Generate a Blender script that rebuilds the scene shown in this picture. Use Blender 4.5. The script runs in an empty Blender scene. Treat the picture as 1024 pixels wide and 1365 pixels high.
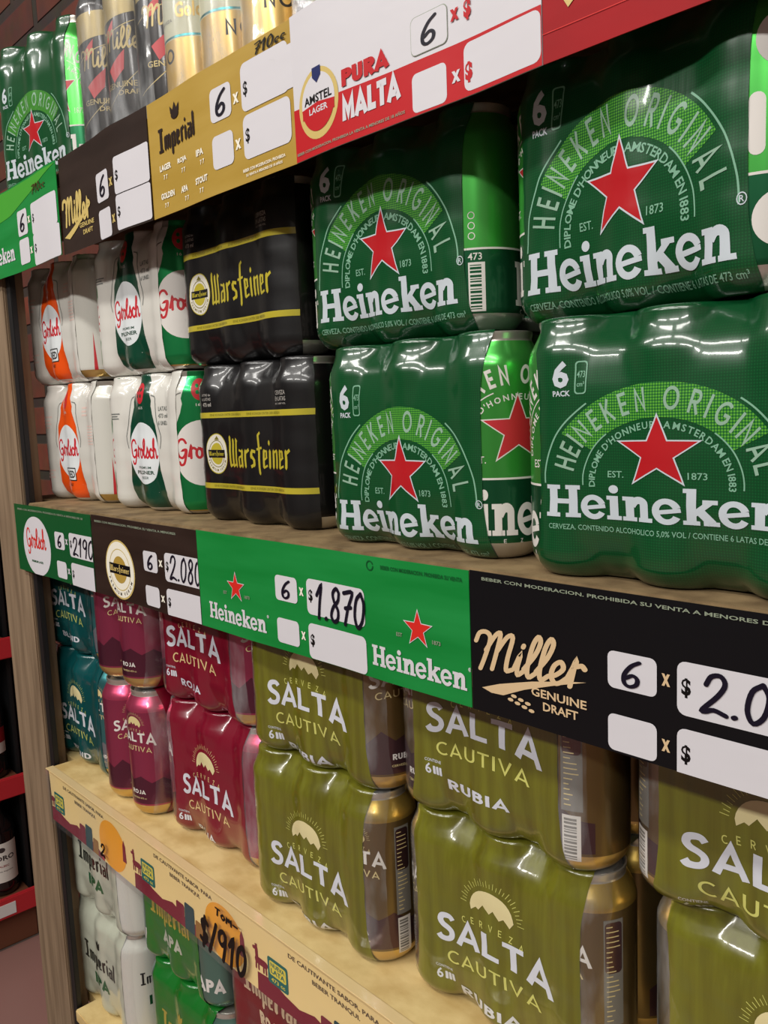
import bpy, bmesh, math, random
import numpy as np
from mathutils import Vector, Matrix
from mathutils.geometry import tessellate_polygon

random.seed(7)
C = bpy.context.scene.collection
SC = bpy.context.scene
PI = math.pi

# ------------------------------------------------------------------ camera
def lookrot(yaw, pitch, roll):
    cy, sy, cp, sp = math.cos(yaw), math.sin(yaw), math.cos(pitch), math.sin(pitch)
    fw = Vector((-sy*cp, cy*cp, -sp)); rt = Vector((cy, sy, 0)); up = rt.cross(fw)
    cr, sr = math.cos(roll), math.sin(roll)
    r2 = rt*cr + up*sr; u2 = up*cr - rt*sr
    m = Matrix((r2, u2, -fw)).transposed().to_4x4()
    return m
cam = bpy.data.cameras.new('camera')
cam.sensor_fit = 'VERTICAL'; cam.sensor_height = 24.0
cam.lens = 1125.2/1365*24.0
cam.clip_start = 0.01
camo = bpy.data.objects.new('camera', cam); C.objects.link(camo)
camo.matrix_world = Matrix.Translation((0, -.42, .1094)) @ lookrot(math.radians(47.402), math.radians(7.049), math.radians(-2.385))
SC.camera = camo

# ------------------------------------------------------------------ world, lights, exposure
SC.view_settings.view_transform = 'Standard'
SC.view_settings.look = 'None'
SC.view_settings.gamma = 1.0
SC.view_settings.use_curve_mapping = False
SC.view_settings.exposure = -0.08
W = bpy.data.worlds.new('world'); SC.world = W; W.use_nodes = True
W.node_tree.nodes['Background'].inputs[0].default_value = (.80, .86, 1.0, 1)
W.node_tree.nodes['Background'].inputs[1].default_value = .34
def area(name, loc, target, sx, sy, power, col=(1, .97, .92)):
    l = bpy.data.lights.new(name, 'AREA'); l.shape = 'RECTANGLE'; l.size = sx; l.size_y = sy
    l.energy = power; l.color = col
    o = bpy.data.objects.new(name, l); C.objects.link(o)
    o.location = loc
    d = Vector(target) - Vector(loc)
    o.rotation_euler = d.to_track_quat('-Z', 'Y').to_euler()
    return o
# ceiling tubes along the aisle in front of the shelves
for i, (x, y, p) in enumerate([(-2.3, -1.5, 16), (-.9, -1.5, 18), (.5, -1.5, 16), (-1.7, -2.9, 32), (-.2, -2.9, 36), (1.3, -2.9, 33)]):
    area('ceiling_tube_light', (x, y, 1.95), (x, y + 1.3, 0), 1.15, .16, p)
# ------------------------------------------------------------------ helpers
def lin(c):
    return tuple(((v/255)/12.92 if v/255 <= .04045 else ((v/255+.055)/1.055)**2.4) for v in c) + (1,)
MATS = {}
def N(nt, typ, **kw):
    n = nt.nodes.new(typ)
    for k, v in kw.items():
        if k in n.inputs: n.inputs[k].default_value = v
        else: setattr(n, k, v)
    return n
def coords(nt, scale=(1, 1, 1)):
    tc = nt.nodes.new('ShaderNodeTexCoord'); mp = nt.nodes.new('ShaderNodeMapping')
    mp.inputs['Scale'].default_value = scale
    nt.links.new(tc.outputs['Object'], mp.inputs['Vector'])
    return mp.outputs['Vector']
def mat(name, col, rough=.5, metal=0, coat=0, bump=None, streak=None, spec=.5, coat_rough=.08):
    """bump=(scale xyz, strength, distance); streak=(scale xyz, other colour, amount)"""
    m = bpy.data.materials.new(name); m.use_nodes = True; nt = m.node_tree
    b = nt.nodes['Principled BSDF']
    b.inputs['Base Color'].default_value = lin(col); b.inputs['Roughness'].default_value = rough
    b.inputs['Metallic'].default_value = metal; b.inputs['Coat Weight'].default_value = coat
    b.inputs['Coat Roughness'].default_value = coat_rough; b.inputs['Specular IOR Level'].default_value = spec
    if streak:
        n = N(nt, 'ShaderNodeTexNoise', Scale=1.0, Detail=5.0)
        nt.links.new(coords(nt, streak[0]), n.inputs['Vector'])
        r = nt.nodes.new('ShaderNodeValToRGB'); r.color_ramp.elements[0].position = .38; r.color_ramp.elements[1].position = .66
        r.color_ramp.elements[0].color = lin(col)
        a, bb = np.array(lin(col)), np.array(lin(streak[1]))
        r.color_ramp.elements[1].color = tuple(a*(1-streak[2]) + bb*streak[2])
        nt.links.new(n.outputs['Fac'], r.inputs['Fac']); nt.links.new(r.outputs['Color'], b.inputs['Base Color'])
    if bump:
        n = N(nt, 'ShaderNodeTexNoise', Scale=1.0, Detail=3.0)
        nt.links.new(coords(nt, bump[0]), n.inputs['Vector'])
        bp = N(nt, 'ShaderNodeBump', Strength=bump[1], Distance=bump[2])
        nt.links.new(n.outputs['Fac'], bp.inputs['Height']); nt.links.new(bp.outputs['Normal'], b.inputs['Normal'])
        nt.links.new(bp.outputs['Normal'], b.inputs['Coat Normal'])
    MATS[name] = m
    return m
WR = ((70, 70, 9), .30, .0009)     # shrink-film wrinkles
def film(name, col, **kw):
    kw.setdefault('rough', .28); kw.setdefault('coat', .75); kw.setdefault('bump', WR)
    return mat(name, col, **kw)
def dotted(name, a, b, scale, thr):
    m = film(name, a); nt = m.node_tree; p = nt.nodes['Principled BSDF']
    v = N(nt, 'ShaderNodeTexVoronoi', Scale=scale, Randomness=0.0)
    tc = coords(nt, (1, .02, 1)); nt.links.new(tc, v.inputs['Vector'])
    r = nt.nodes.new('ShaderNodeValToRGB'); r.color_ramp.elements[0].position = thr-.08; r.color_ramp.elements[1].position = thr+.08
    r.color_ramp.elements[0].color = lin(b); r.color_ramp.elements[1].color = lin(a)
    nt.links.new(v.outputs['Distance'], r.inputs['Fac']); nt.links.new(r.outputs['Color'], p.inputs['Base Color'])
def clear(name, haze, col=(235, 238, 240), bump=((45, 45, 14), .7, .002), lo=.45, hi=.75, base=.06):
    m = bpy.data.materials.new(name); m.use_nodes = True; nt = m.node_tree; nt.nodes.clear()
    out = nt.nodes.new('ShaderNodeOutputMaterial')
    tr = nt.nodes.new('ShaderNodeBsdfTransparent')
    pr = N(nt, 'ShaderNodeBsdfPrincipled', Roughness=.12); pr.inputs['Base Color'].default_value = lin(col)
    n = N(nt, 'ShaderNodeTexNoise', Scale=1.0, Detail=4.0); nt.links.new(coords(nt, bump[0]), n.inputs['Vector'])
    bp = N(nt, 'ShaderNodeBump', Strength=bump[1], Distance=bump[2]); nt.links.new(n.outputs['Fac'], bp.inputs['Height'])
    nt.links.new(bp.outputs['Normal'], pr.inputs['Normal'])
    gl = N(nt, 'ShaderNodeBsdfGlossy', Roughness=.1); nt.links.new(bp.outputs['Normal'], gl.inputs['Normal'])
    mr = N(nt, 'ShaderNodeMapRange'); mr.inputs['From Min'].default_value = lo; mr.inputs['From Max'].default_value = hi
    mr.inputs['To Min'].default_value = base; mr.inputs['To Max'].default_value = haze
    nt.links.new(n.outputs['Fac'], mr.inputs['Value'])
    mx = nt.nodes.new('ShaderNodeMixShader'); nt.links.new(mr.outputs['Result'], mx.inputs['Fac'])
    nt.links.new(tr.outputs[0], mx.inputs[1]); nt.links.new(pr.outputs[0], mx.inputs[2])
    fw = N(nt, 'ShaderNodeLayerWeight', Blend=.5); nt.links.new(bp.outputs['Normal'], fw.inputs['Normal'])
    pw = nt.nodes.new('ShaderNodeMath'); pw.operation = 'POWER'; pw.inputs[1].default_value = 4.0; nt.links.new(fw.outputs['Facing'], pw.inputs[0])
    lw = nt.nodes.new('ShaderNodeMath'); lw.operation = 'MULTIPLY_ADD'; lw.inputs[1].default_value = .55; lw.inputs[2].default_value = .045; nt.links.new(pw.outputs[0], lw.inputs[0])
    mx2 = nt.nodes.new('ShaderNodeMixShader'); nt.links.new(lw.outputs[0], mx2.inputs['Fac'])
    nt.links.new(mx.outputs[0], mx2.inputs[1]); nt.links.new(gl.outputs[0], mx2.inputs[2])
    nt.links.new(mx2.outputs[0], out.inputs['Surface'])
    MATS[name] = m

# colours
film('white_ink', (200, 210, 217)); film('pale_ink', (128, 178, 150)); film('red_ink', (184, 26, 34))
dotted('h_band', (14, 92, 44), (92, 172, 54), 620, .42)
dotted('h_green', (5, 68, 33), (10, 84, 41), 640, .36)
film('arc_ink', (146, 180, 158))
def canmat(name, col, metal=.75, **kw):
    mat(name, col, rough=.28, metal=metal, coat=.25, **kw)
canmat('can_green', (84, 190, 84)); canmat('can_green_dark', (34, 104, 66)); canmat('can_silver', (205, 200, 190))
canmat('can_gold', (214, 182, 110)); canmat('can_olive', (124, 104, 64)); canmat('can_plum', (92, 66, 70)); canmat('can_rose', (176, 70, 104)); canmat('can_wine', (120, 22, 44))
canmat('can_teal', (70, 140, 144)); canmat('can_black', (34, 32, 32)); canmat('can_white', (216, 215, 206), metal=.1); canmat('can_apa', (110, 150, 138)); canmat('can_bright_green', (40, 160, 90))
canmat('can_rose_dark', (108, 52, 74)); canmat('can_rose_top', (214, 84, 120)); canmat('can_olive_top', (190, 160, 80)); canmat('can_steel', (150, 160, 170))
mat('can_ink_white', (220, 216, 210), rough=.4); mat('can_ink_yellow', (214, 196, 140), rough=.4); mat('can_ink_red', (190, 40, 48), rough=.4)
mat('can_ink_grey', (120, 118, 112), rough=.4); mat('can_ink_dark', (30, 30, 34), rough=.4); mat('can_dullgold', (158, 140, 92), rough=.35, metal=.3); mat('can_mauve', (150, 104, 124), rough=.4); mat('can_cream', (206, 206, 178), rough=.35, coat=.3)
mat('can_amber', (206, 172, 100), rough=.3, metal=.4, coat=.3)
VST = (90, 90, 4)
film('olive', (112, 112, 30), streak=(VST, (90, 86, 20), .9)); film('olive_ink', (206, 206, 112)); film('salta_white', (214, 218, 228))
film('wine', (122, 12, 38)); film('wine_ink', (224, 196, 140)); film('teal', (5, 74, 76)); film('teal_ink', (190, 200, 110))
film('cream_sun', (224, 212, 160))
film('g_white', (218, 216, 208)); film('g_green', (6, 66, 46)); film('g_orange', (236, 84, 16)); film('g_grey', (120, 124, 120)); film('g_red', (206, 42, 54)); film('g_oval', (230, 236, 238))
film('g_palepink', (232, 206, 196))
film('black_film', (15, 15, 17), rough=.34, coat=.45); film('gold_ink', (186, 172, 52)); film('w_white', (222, 218, 205)); film('w_olive', (120, 112, 36)); film('grey_ink', (170, 166, 160))
film('ipa_white', (186, 190, 172)); film('ipa_black', (30, 34, 30)); film('ipa_green', (24, 92, 52))
film('apa_green', (16, 110, 34)); film('apa_gold', (176, 158, 58)); film('imp_red', (112, 14, 26)); film('imp_cream', (222, 196, 160))
clear('clear_film', .40); clear('clear_margin', .30, base=.03); clear('crinkle_film', 1.0, bump=((90, 90, 70), 1.0, .006), lo=.2, hi=.55, base=.35, col=(215, 216, 222))
clear('clear_channel', .10, bump=((8, 8, 8), .2, .001), base=.01)
# printed card
CW = ((14, 1, 26), .35, .0016)
def card(name, col, **kw):
    kw.setdefault('rough', .42); kw.setdefault('coat', .06); kw.setdefault('spec', .2); kw.setdefault('bump', CW); kw.setdefault('coat_rough', .15)
    return mat(name, col, **kw)
card('s_green', (16, 126, 52), streak=((5, 1, 40), (40, 150, 76), .5)); card('s_lightgreen', (70, 160, 50)); card('s_darkgreen', (18, 84, 42)); card('s_brown', (42, 30, 25), streak=((6, 1, 40), (60, 46, 40), .6)); card('s_black', (14, 14, 17)); card('s_gold', (172, 140, 58), streak=((6, 1, 30), (190, 160, 82), .6))
card('s_red', (188, 32, 38)); card('s_deepred', (162, 22, 28), rough=.6, coat=0, streak=((10, 1, 20), (138, 20, 25), .7)); card('s_white', (212, 210, 215)); card('s_star', (212, 44, 36)); card('s_cream', (240, 236, 220)); card('s_sand', (214, 186, 146)); card('s_ink', (22, 18, 34)); card('s_black_ink', (14, 12, 12)); card('s_goldink', (206, 182, 110)); card('s_paleline', (140, 150, 130))
card('s_navy', (34, 44, 96)); card('s_brownink', (74, 50, 18))
PB = dict(rough=.6, coat=.1)
card('p_cream', (244, 216, 150), **PB); card('p_sun', (246, 168, 36), **PB); card('p_maroon', (122, 28, 48), **PB); card('p_teal', (14, 104, 98), **PB); card('p_yellow', (226, 210, 80), **PB); card('p_text', (92, 78, 60), **PB); card('p_brown', (150, 104, 40), **PB); card('p_red', (178, 36, 40), **PB); card('p_darkteal', (12, 66, 72), **PB)

# ------------------------------------------------------------------ flat artwork
class Art:
    def __init__(self): self.L = []
    def add(self, m, vs, fs, order=0, step=2e-6):
        self.L.append((m, [tuple(q) for q in vs], fs, order)); return self
    def put(self, other, dx=0, dz=0, sx=1, sz=1, rot=0, shear=0, order=0):
        c, s = math.cos(rot), math.sin(rot)
        for m, vs, fs, o in other.L:
            out = []
            for a, b, *e in vs:
                a, b = (a + shear*b)*sx, b*sz
                out.append((dx + c*a - s*b, dz + s*a + c*b, *e))
            self.L.append((m, out, fs, o + order))
        return self
    def poly(self, m, pts, order=0):
        tr = tessellate_polygon([[Vector((a, b, 0)) for a, b in pts]])
        return self.add(m, pts, [tuple(t) for t in tr], order)
    def rect(self, m, x0, z0, x1, z1, order=0):
        return self.add(m, [(x0, z0), (x1, z0), (x1, z1), (x0, z1)], [(0, 1, 2, 3)], order)
    def rrect(self, m, x0, z0, x1, z1, r, order=0):
        p = []
        for cx, cz, a0 in ((x1-r, z1-r, 0), (x0+r, z1-r, 90), (x0+r, z0+r, 180), (x1-r, z0+r, 270)):
            for k in range(5):
                a = math.radians(a0 + k*22.5); p.append((cx+r*math.cos(a), cz+r*math.sin(a)))
        return self.poly(m, p, order)
    def ell(self, m, cx, cz, rx, rz, order=0, n=36):
        return self.add(m, [(cx+rx*math.cos(2*PI*k/n), cz+rz*math.sin(2*PI*k/n)) for k in range(n)], [tuple(range(n))], order)
    def arcband(self, m, cx, cz, rx0, rz0, rx1, rz1, a0, a1, order=0, n=40):
        vs, fs = [], []
        for k in range(n+1):
            a = math.radians(a0+(a1-a0)*k/n); c, s = math.cos(a), math.sin(a)
            vs += [(cx+rx0*c, cz+rz0*s), (cx+rx1*c, cz+rz1*s)]
            if k: fs.append((2*k-2, 2*k-1, 2*k+1, 2*k))
        return self.add(m, vs, fs, order)
    def star(self, m, cx, cz, rx, rz, order=0, inner=.40):
        p = []
        for k in range(10):
            a = PI/2 + k*PI/5; q = 1 if k % 2 == 0 else inner
            p.append((cx+rx*q*math.cos(a), cz+rz*q*math.sin(a)))
        return self.poly(m, p, order)
    def stroke(self, m, pts, w, order=0, smooth=0, cap=True, closed=False):
        if smooth: pts = catmull(pts, smooth)
        n = len(pts); h = w/2; L, R = [], []
        for i in range(n):
            p = Vector(pts[i]); a = Vector(pts[i-1]) if i else None; b = Vector(pts[i+1]) if i < n-1 else None
            d1 = (p-a).normalized() if a is not None and (p-a).length > 1e-9 else None
            d2 = (b-p).normalized() if b is not None and (b-p).length > 1e-9 else None
            d1 = d1 or d2 or Vector((1, 0)); d2 = d2 or d1
            t = d1+d2
            t = t.normalized() if t.length > 1e-6 else d1
            nn = Vector((-t.y, t.x)); k = max(.45, nn.dot(Vector((-d1.y, d1.x))))
            L.append(tuple(p+nn*(h/k))); R.append(tuple(p-nn*(h/k)))
        vs = [(q[0], q[1], i*2e-7) for K in (L, R) for i, q in enumerate(K)]; fs = [(i, i+1, n+i+1, n+i) for i in range(n-1)]
        self.add(m, vs, fs, order)
        if cap:
            for q in (pts[0], pts[-1]): self.ell(m, q[0], q[1], h, h, order, 10)
        return self
    def nib(self, m, pts, v, order=0):
        vs, fs = [], []
        for i, (a, b) in enumerate(pts):
            vs += [(a-v[0], b-v[1]), (a+v[0], b+v[1])]
            if i: fs.append((2*i-2, 2*i-1, 2*i+1, 2*i))
        return self.add(m, vs, fs, order)
    def bounds(self):
        xs = [q[0] for l in self.L for q in l[1]]; zs = [q[1] for l in self.L for q in l[1]]
        return min(xs), min(zs), max(xs), max(zs)
    def fit(self, other, x0, z0, x1, z1, order=0, shear=0):
        a, b, c, d = other.bounds()
        sx, sz = (x1-x0)/(c-a), (z1-z0)/(d-b)
        return self.put(other, x0-a*sx, z0-b*sz, sx, sz, 0, shear, order)
def catmull(p, k):
    p = [Vector(a) for a in p]; q = [p[0]*2-p[1]]+p+[p[-1]*2-p[-2]]; out = []
    for i in range(1, len(q)-2):
        for s in range(k):
            t = s/k; a, b, c, d = q[i-1:i+3]
            out.append(tuple(.5*((2*b)+(c-a)*t+(2*a-5*b+4*c-d)*t*t+(3*b-a-3*c+d)*t**3)))
    out.append(tuple(p[-1])); return out
_tc = {}
def glyphs(s, bold):
    k = (s, bold)
    if k in _tc: return _tc[k]
    cu = bpy.data.curves.new('t', 'FONT'); cu.body = s; cu.size = 1; cu.dimensions = '2D'; cu.fill_mode = 'FRONT'; cu.resolution_u = 2; cu.offset = bold
    o = bpy.data.objects.new('t', cu); me = bpy.data.meshes.new_from_object(o)
    r = ([(v.co.x, v.co.y) for v in me.vertices], [tuple(p.vertices) for p in me.polygons])
    bpy.data.objects.remove(o); bpy.data.meshes.remove(me); bpy.data.curves.remove(cu)
    _tc[k] = r; return r
def text(m, s, bold=.0):
    a = Art(); v, f = glyphs(s, bold); a.add(m, v, f); return a
def put_text(art, m, s, x0, z0, x1, z1, order=1, bold=.01, shear=0):
    art.fit(text(m, s, bold), x0, z0, x1, z1, order, shear)
def arc_text(art, m, s, cx, cz, rx, rz, a0, a1, h, order=1, bold=.02, wide=1.0, font=None):
    adv = []
    for ch in s:
        if ch == ' ': adv.append(.34 if font else .30); continue
        b = (font(m, ch) if font else text(m, ch, bold)).bounds(); adv.append(b[2]-b[0]+(.17 if font else .12))
    tot = sum(adv); run = 0
    for ch, w_ in zip(s, adv):
        fr = (run+w_/2)/tot; run += w_
        if ch == ' ': continue
        a = math.radians(a0+(a1-a0)*fr)
        x, z = cx+rx*math.cos(a), cz+rz*math.sin(a)
        rot = math.atan2(-rz*math.cos(a), rx*math.sin(a)) if a1 < a0 else math.atan2(rz*math.cos(a), -rx*math.sin(a))
        g = font(m, ch) if font else text(m, ch, bold)
        b = g.bounds(); k = h if font else h/.73
        if not font and ch in "'.-": pass
        art.put(g, x - (b[0]+b[2])/2*k*wide*math.cos(rot) + .5*h*math.sin(rot), z - (b[0]+b[2])/2*k*wide*math.sin(rot) - .5*h*math.cos(rot), k*wide, k, rot, 0, order)
def arcpts(cx, cz, rx, rz, a0, a1, n=12):
    return [(cx+rx*math.cos(math.radians(a0+(a1-a0)*k/n)), cz+rz*math.sin(math.radians(a0+(a1-a0)*k/n))) for k in range(n+1)]
# monoline capitals, cap height 1; returns advance and polylines
def caps_glyph(ch, w):
    h = w/2; M = 1-h
    G = {
     'A': (.74, [[(.05, 0), (.37, M), (.69, 0)], [(.17, .28), (.57, .28)]]), 'L': (.56, [[(h, 1), (h, h), (.54, h)]]),
     'T': (.62, [[(0, M), (.62, M)], [(.31, M), (.31, 0)]]), 'I': (w, [[(h, 0), (h, 1)]]),
     'S': (.56, [catmull([(.50, .80), (.41, .90), (.28, M), (.13, .85), (.09, .71), (.18, .58), (.34, .50), (.46, .40), (.48, .25), (.40, .13), (.26, h), (.11, .13), (.03, .24)], 4)]),
     'C': (.66, [arcpts(.43, .5, .43-h, .5-h, 52, 308, 18)]), 'O': (.86, [arcpts(.43, .5, .43-h, .5-h, 0, 360, 24)]),
     'G': (.78, [arcpts(.43, .5, .43-h, .5-h, 52, 330, 18)+[(.74, .46), (.46, .46)]]),
     'U': (.64, [[(h, 1), (h, .34)]+arcpts(.32, .32, .32-h, .32-h, 180, 360, 10)+[(.64-h, 1)]]),
     'V': (.70, [[(.05, 1), (.35, h), (.65, 1)]]), 'N': (.66, [[(h, 0), (h, M), (.66-h, h), (.66-h, 1)]]),
     'R': (.60, [[(h, 0), (h, 1)], [(h, M), (.32, M)]+arcpts(.32, .70, .20, .30-h, 90, -90, 8)+[(h, .40+h)], [(.30, .44), (.54, 0)]]),
     'P': (.58, [[(h, 0), (h, 1)], [(h, M), (.32, M)]+arcpts(.32, .70, .20, .30-h, 90, -90, 8)+[(h, .40+h)]]),
     'B': (.60, [[(h, 0), (h, 1)], [(h, M), (.30, M)]+arcpts(.30, .74, .18, .26-h, 90, -90, 8)+[(h, .48+h)], [(h, .48+h), (.32, .48+h)]+arcpts(.32, .27+h/2, .20, .27-h/2, 90, -90, 8)+[(h, h)]]),
     'D': (.70, [[(h, 0), (h, M), (.30, M)]+arcpts(.30, .5, .40-h, .5-h, 90, -90, 10)+[(h, h)]]),
     'E': (.54, [[(.52, M), (h, M), (h, h), (.52, h)], [(h, .5), (.47, .5)]]), 'K': (.62, [[(h, 0), (h, 1)], [(h, .36), (.56, 1)], [(.24, .54), (.58, 0)]]),
     'H': (.66, [[(h, 0), (h, 1)], [(.66-h, 0), (.66-h, 1)], [(h, .5), (.66-h, .5)]]), 'J': (.46, [[(.46-h, 1), (.46-h, .30)]+arcpts(.21, .28, .25-h, .28-h, 0, -150, 8)]),
     'Z': (.58, [[(.03, M), (.52, M), (.06, h), (.56, h)]]), 'F': (.52, [[(.50, M), (h, M), (h, 0)], [(h, .5), (.45, .5)]]),
     'M': (.84, [[(h, 0), (h, M), (.42, .25), (.84-h, M), (.84-h, 0)]]), 'X': (.62, [[(.05, 0), (.57, 1)], [(.05, 1), (.57, 0)]]), 'Y': (.62, [[(.04, 1), (.31, .48), (.58, 1)], [(.31, .48), (.31, 0)]]),
    }
    return G.get(ch, (.3, []))
def caps1(m, ch, w=.15):
    a = Art()
    for p in caps_glyph(ch, w)[1]: a.stroke(m, p, w, 0, cap=False)
    return a
def caps(m, s, w=.17, gap=.12):
    a = Art(); x = 0
    for ch in s:
        adv, ps = caps_glyph(ch, w)
        for p in ps: a.stroke(m, [(x+u, v) for u, v in p], w, 0, cap=False)
        x += adv+gap
    return a
# bold slab lettering, lower case
def slab_word(m, s='Heineken'):
    A = Art(); x = 0
    for ch in s:
        g = Art()
        if ch == 'H':
            for q in (0, .52):
                g.rect(m, q+.08, 0, q+.30, 1); g.rect(m, q, 0, q+.38, .13); g.rect(m, q, .87, q+.38, 1)
            g.rect(m, .25, .42, .65, .57); adv = .93
        elif ch == 'e':
            e = Art(); e.arcband(m, .34, .36, .34, .38, .165, .22, 12, 322, n=26); e.rect(m, .12, .30, .66, .42)
            g.put(e, .02, -.06, 1, 1, math.radians(9)); adv = .645
        elif ch == 'i':
            g.rect(m, .08, 0, .30, .72); g.rect(m, 0, 0, .38, .12); g.rect(m, 0, .60, .2, .72); g.ell(m, .19, .92, .125, .125, n=14); adv = .40
        elif ch == 'n':
            g.rect(m, .08, 0, .30, .72); g.rect(m, 0, 0, .38, .12); g.rect(m, 0, .60, .2, .72)
            g.stroke(m, [(.24, .46), (.34, .60), (.46, .63), (.56, .56), (.57, .40), (.57, .05)], .21, smooth=3, cap=False); g.rect(m, .43, 0, .78, .12); adv = .80
        elif ch == 'k':
            g.rect(m, .08, 0, .30, 1.02); g.rect(m, 0, 0, .38, .12); g.rect(m, 0, .90, .2, 1.02)
            g.stroke(m, [(.24, .30), (.62, .66)], .15, cap=False); g.rect(m, .44, .60, .78, .72); g.stroke(m, [(.36, .42), (.66, .06)], .22, cap=False); g.rect(m, .46, 0, .82, .12); adv = .82
        A.put(g, x, 0, order=0); x += adv+.015
    return A
# blackletter words built of diamond-ended stems
def bl_word(m, s, wt=.15):
    A = Art(); x = 0
    def stem(g, q, z0, z1, w=wt):
        d = w*.55; g.poly(m, [(q, z0+d), (q+w*.5, z0), (q+w, z0+d), (q+w, z1-d), (q+w*.5, z1), (q, z1-d)])
    def link(g, a, b, w=wt*.55): g.stroke(m, [a, b], w, cap=False)
    X = .66
    for ch in s:
        g = Art(); w = wt
        if ch == 'W':
            for q in (0, .24, .48): stem(g, q, 0, 1.02 if q else 1.12)
            link(g, (.08, .06), (.30, .14)); link(g, (.30, .06), (.54, .14)); link(g, (.5, 1.0), (.66, .9)); adv = .72
        elif ch == 'I': stem(g, .12, 0, 1.05, w*1.2); g.rect(m, 0, 0, .42, .12); g.rect(m, 0, .90, .42, 1.02); adv = .5
        elif ch == 'a': stem(g, .25, 0, X); stem(g, 0, 0, .40); link(g, (.05, X-.04), (.30, X-.10)); link(g, (.05, .04), (.3, .12)); link(g, (.05, .36), (.3, .42)); adv = .46
        elif ch == 'r': stem(g, 0, 0, X); link(g, (.08, X-.14), (.30, X-.02), w*.8); adv = .36
        elif ch == 's': link(g, (.03, .06), (.24, .14), w*.8); stem(g, .17, .05, .36); link(g, (.08, .42), (.24, .28), w*.8); stem(g, .0, .32, .62); link(g, (.06, .60), (.30, .56), w*.8); adv = .38
        elif ch == 't': stem(g, .10, -.22, 1.18); link(g, (0, .64), (.36, .70), w*.6); link(g, (.15, 1.1), (.30, 1.2), w*.7); adv = .40
        elif ch == 'e': stem(g, 0, 0, X); link(g, (.06, X-.04), (.26, X-.10)); stem(g, .19, .36, X-.02, w*.8); link(g, (.06, .28), (.30, .40)); link(g, (.06, .04), (.32, .12)); adv = .40
        elif ch == 'i': stem(g, 0, 0, X); stem(g, 0, X+.10, X+.30, w*.9); adv = .23
        elif ch == 'n': stem(g, 0, 0, X); stem(g, .24, 0, X); link(g, (.08, X-.12), (.30, X-.04)); adv = .46
        elif ch == 'm':
            for q in (0, .22, .44): stem(g, q, 0, X)
            link(g, (.08, X-.12), (.28, X-.04)); link(g, (.30, X-.12), (.50, X-.04)); adv = .66
        elif ch == 'p': stem(g, 0, -.30, X); stem(g, .24, 0, X); link(g, (.08, X-.12), (.30, X-.04)); link(g, (.06, .08), (.32, .08)); adv = .46
        elif ch == 'l': stem(g, 0, 0, 1.05); adv = .23
        A.put(g, x, 0); x += adv+.02
    return A
# upright script words
SCR = {
 'G': (.74, [[(.62, .82), (.50, 1.0), (.30, 1.0), (.12, .78), (.08, .45), (.18, .12), (.38, .03), (.54, .2), (.58, .44), (.40, .42), (.62, .46), (.58, .1), (.46, -.28), (.26, -.34), (.2, -.2)]]),
 'r': (.36, [[(0, .12), (.10, .46), (.14, .64), (.17, .52), (.28, .55), (.36, .48)], [(.13, .56), (.12, .02)]]),
 'o': (.38, [[(.20, .52), (.06, .42), (.04, .16), (.16, .02), (.28, .12), (.30, .36), (.20, .52), (.34, .44), (.42, .46)]]),
 'l': (.30, [[(.0, .2), (.20, .58), (.28, .92), (.20, 1.05), (.11, .80), (.08, .25), (.15, .03), (.30, .16)]]),
 's': (.34, [[(0, .08), (.16, .40), (.20, .58), (.26, .36), (.28, .14), (.16, .02), (.04, .08)]]),
 'c': (.34, [[(.28, .42), (.18, .52), (.05, .36), (.06, .1), (.18, .02), (.34, .14)]]),
 'h': (.44, [[(.0, .2), (.14, .6), (.18, 1.0), (.10, 1.04), (.06, .6), (.06, .02)], [(.06, .30), (.20, .52), (.30, .44), (.30, .12), (.36, .02), (.46, .12)]]),
 'M': (.96, [[(-.12, .70), (-.06, .92), (.12, .96), (.24, .8), (.18, .3), (.12, .0)], [(.18, .5), (.36, .92), (.48, .96), (.46, .5), (.42, .04)], [(.46, .5), (.66, .92), (.80, .92), (.76, .4), (.78, .08), (.92, .12)]]),
 'i': (.24, [[(.0, .16), (.10, .54), (.08, .2), (.12, .03), (.24, .14)], [(.13, .74), (.14, .78)]]),
 'e': (.40, [[(.0, .16), (.16, .22), (.30, .40), (.22, .55), (.09, .44), (.06, .20), (.16, .03), (.28, .05), (.42, .20)]]),
}
def script(m, s, w=.09):
    A = Art(); x = 0
    for ch in s:
        adv, ps = SCR[ch]
        for p in ps: A.stroke(m, [(x+u, v) for u, v in p], w, 0, smooth=4)
        x += adv
    return A
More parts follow.
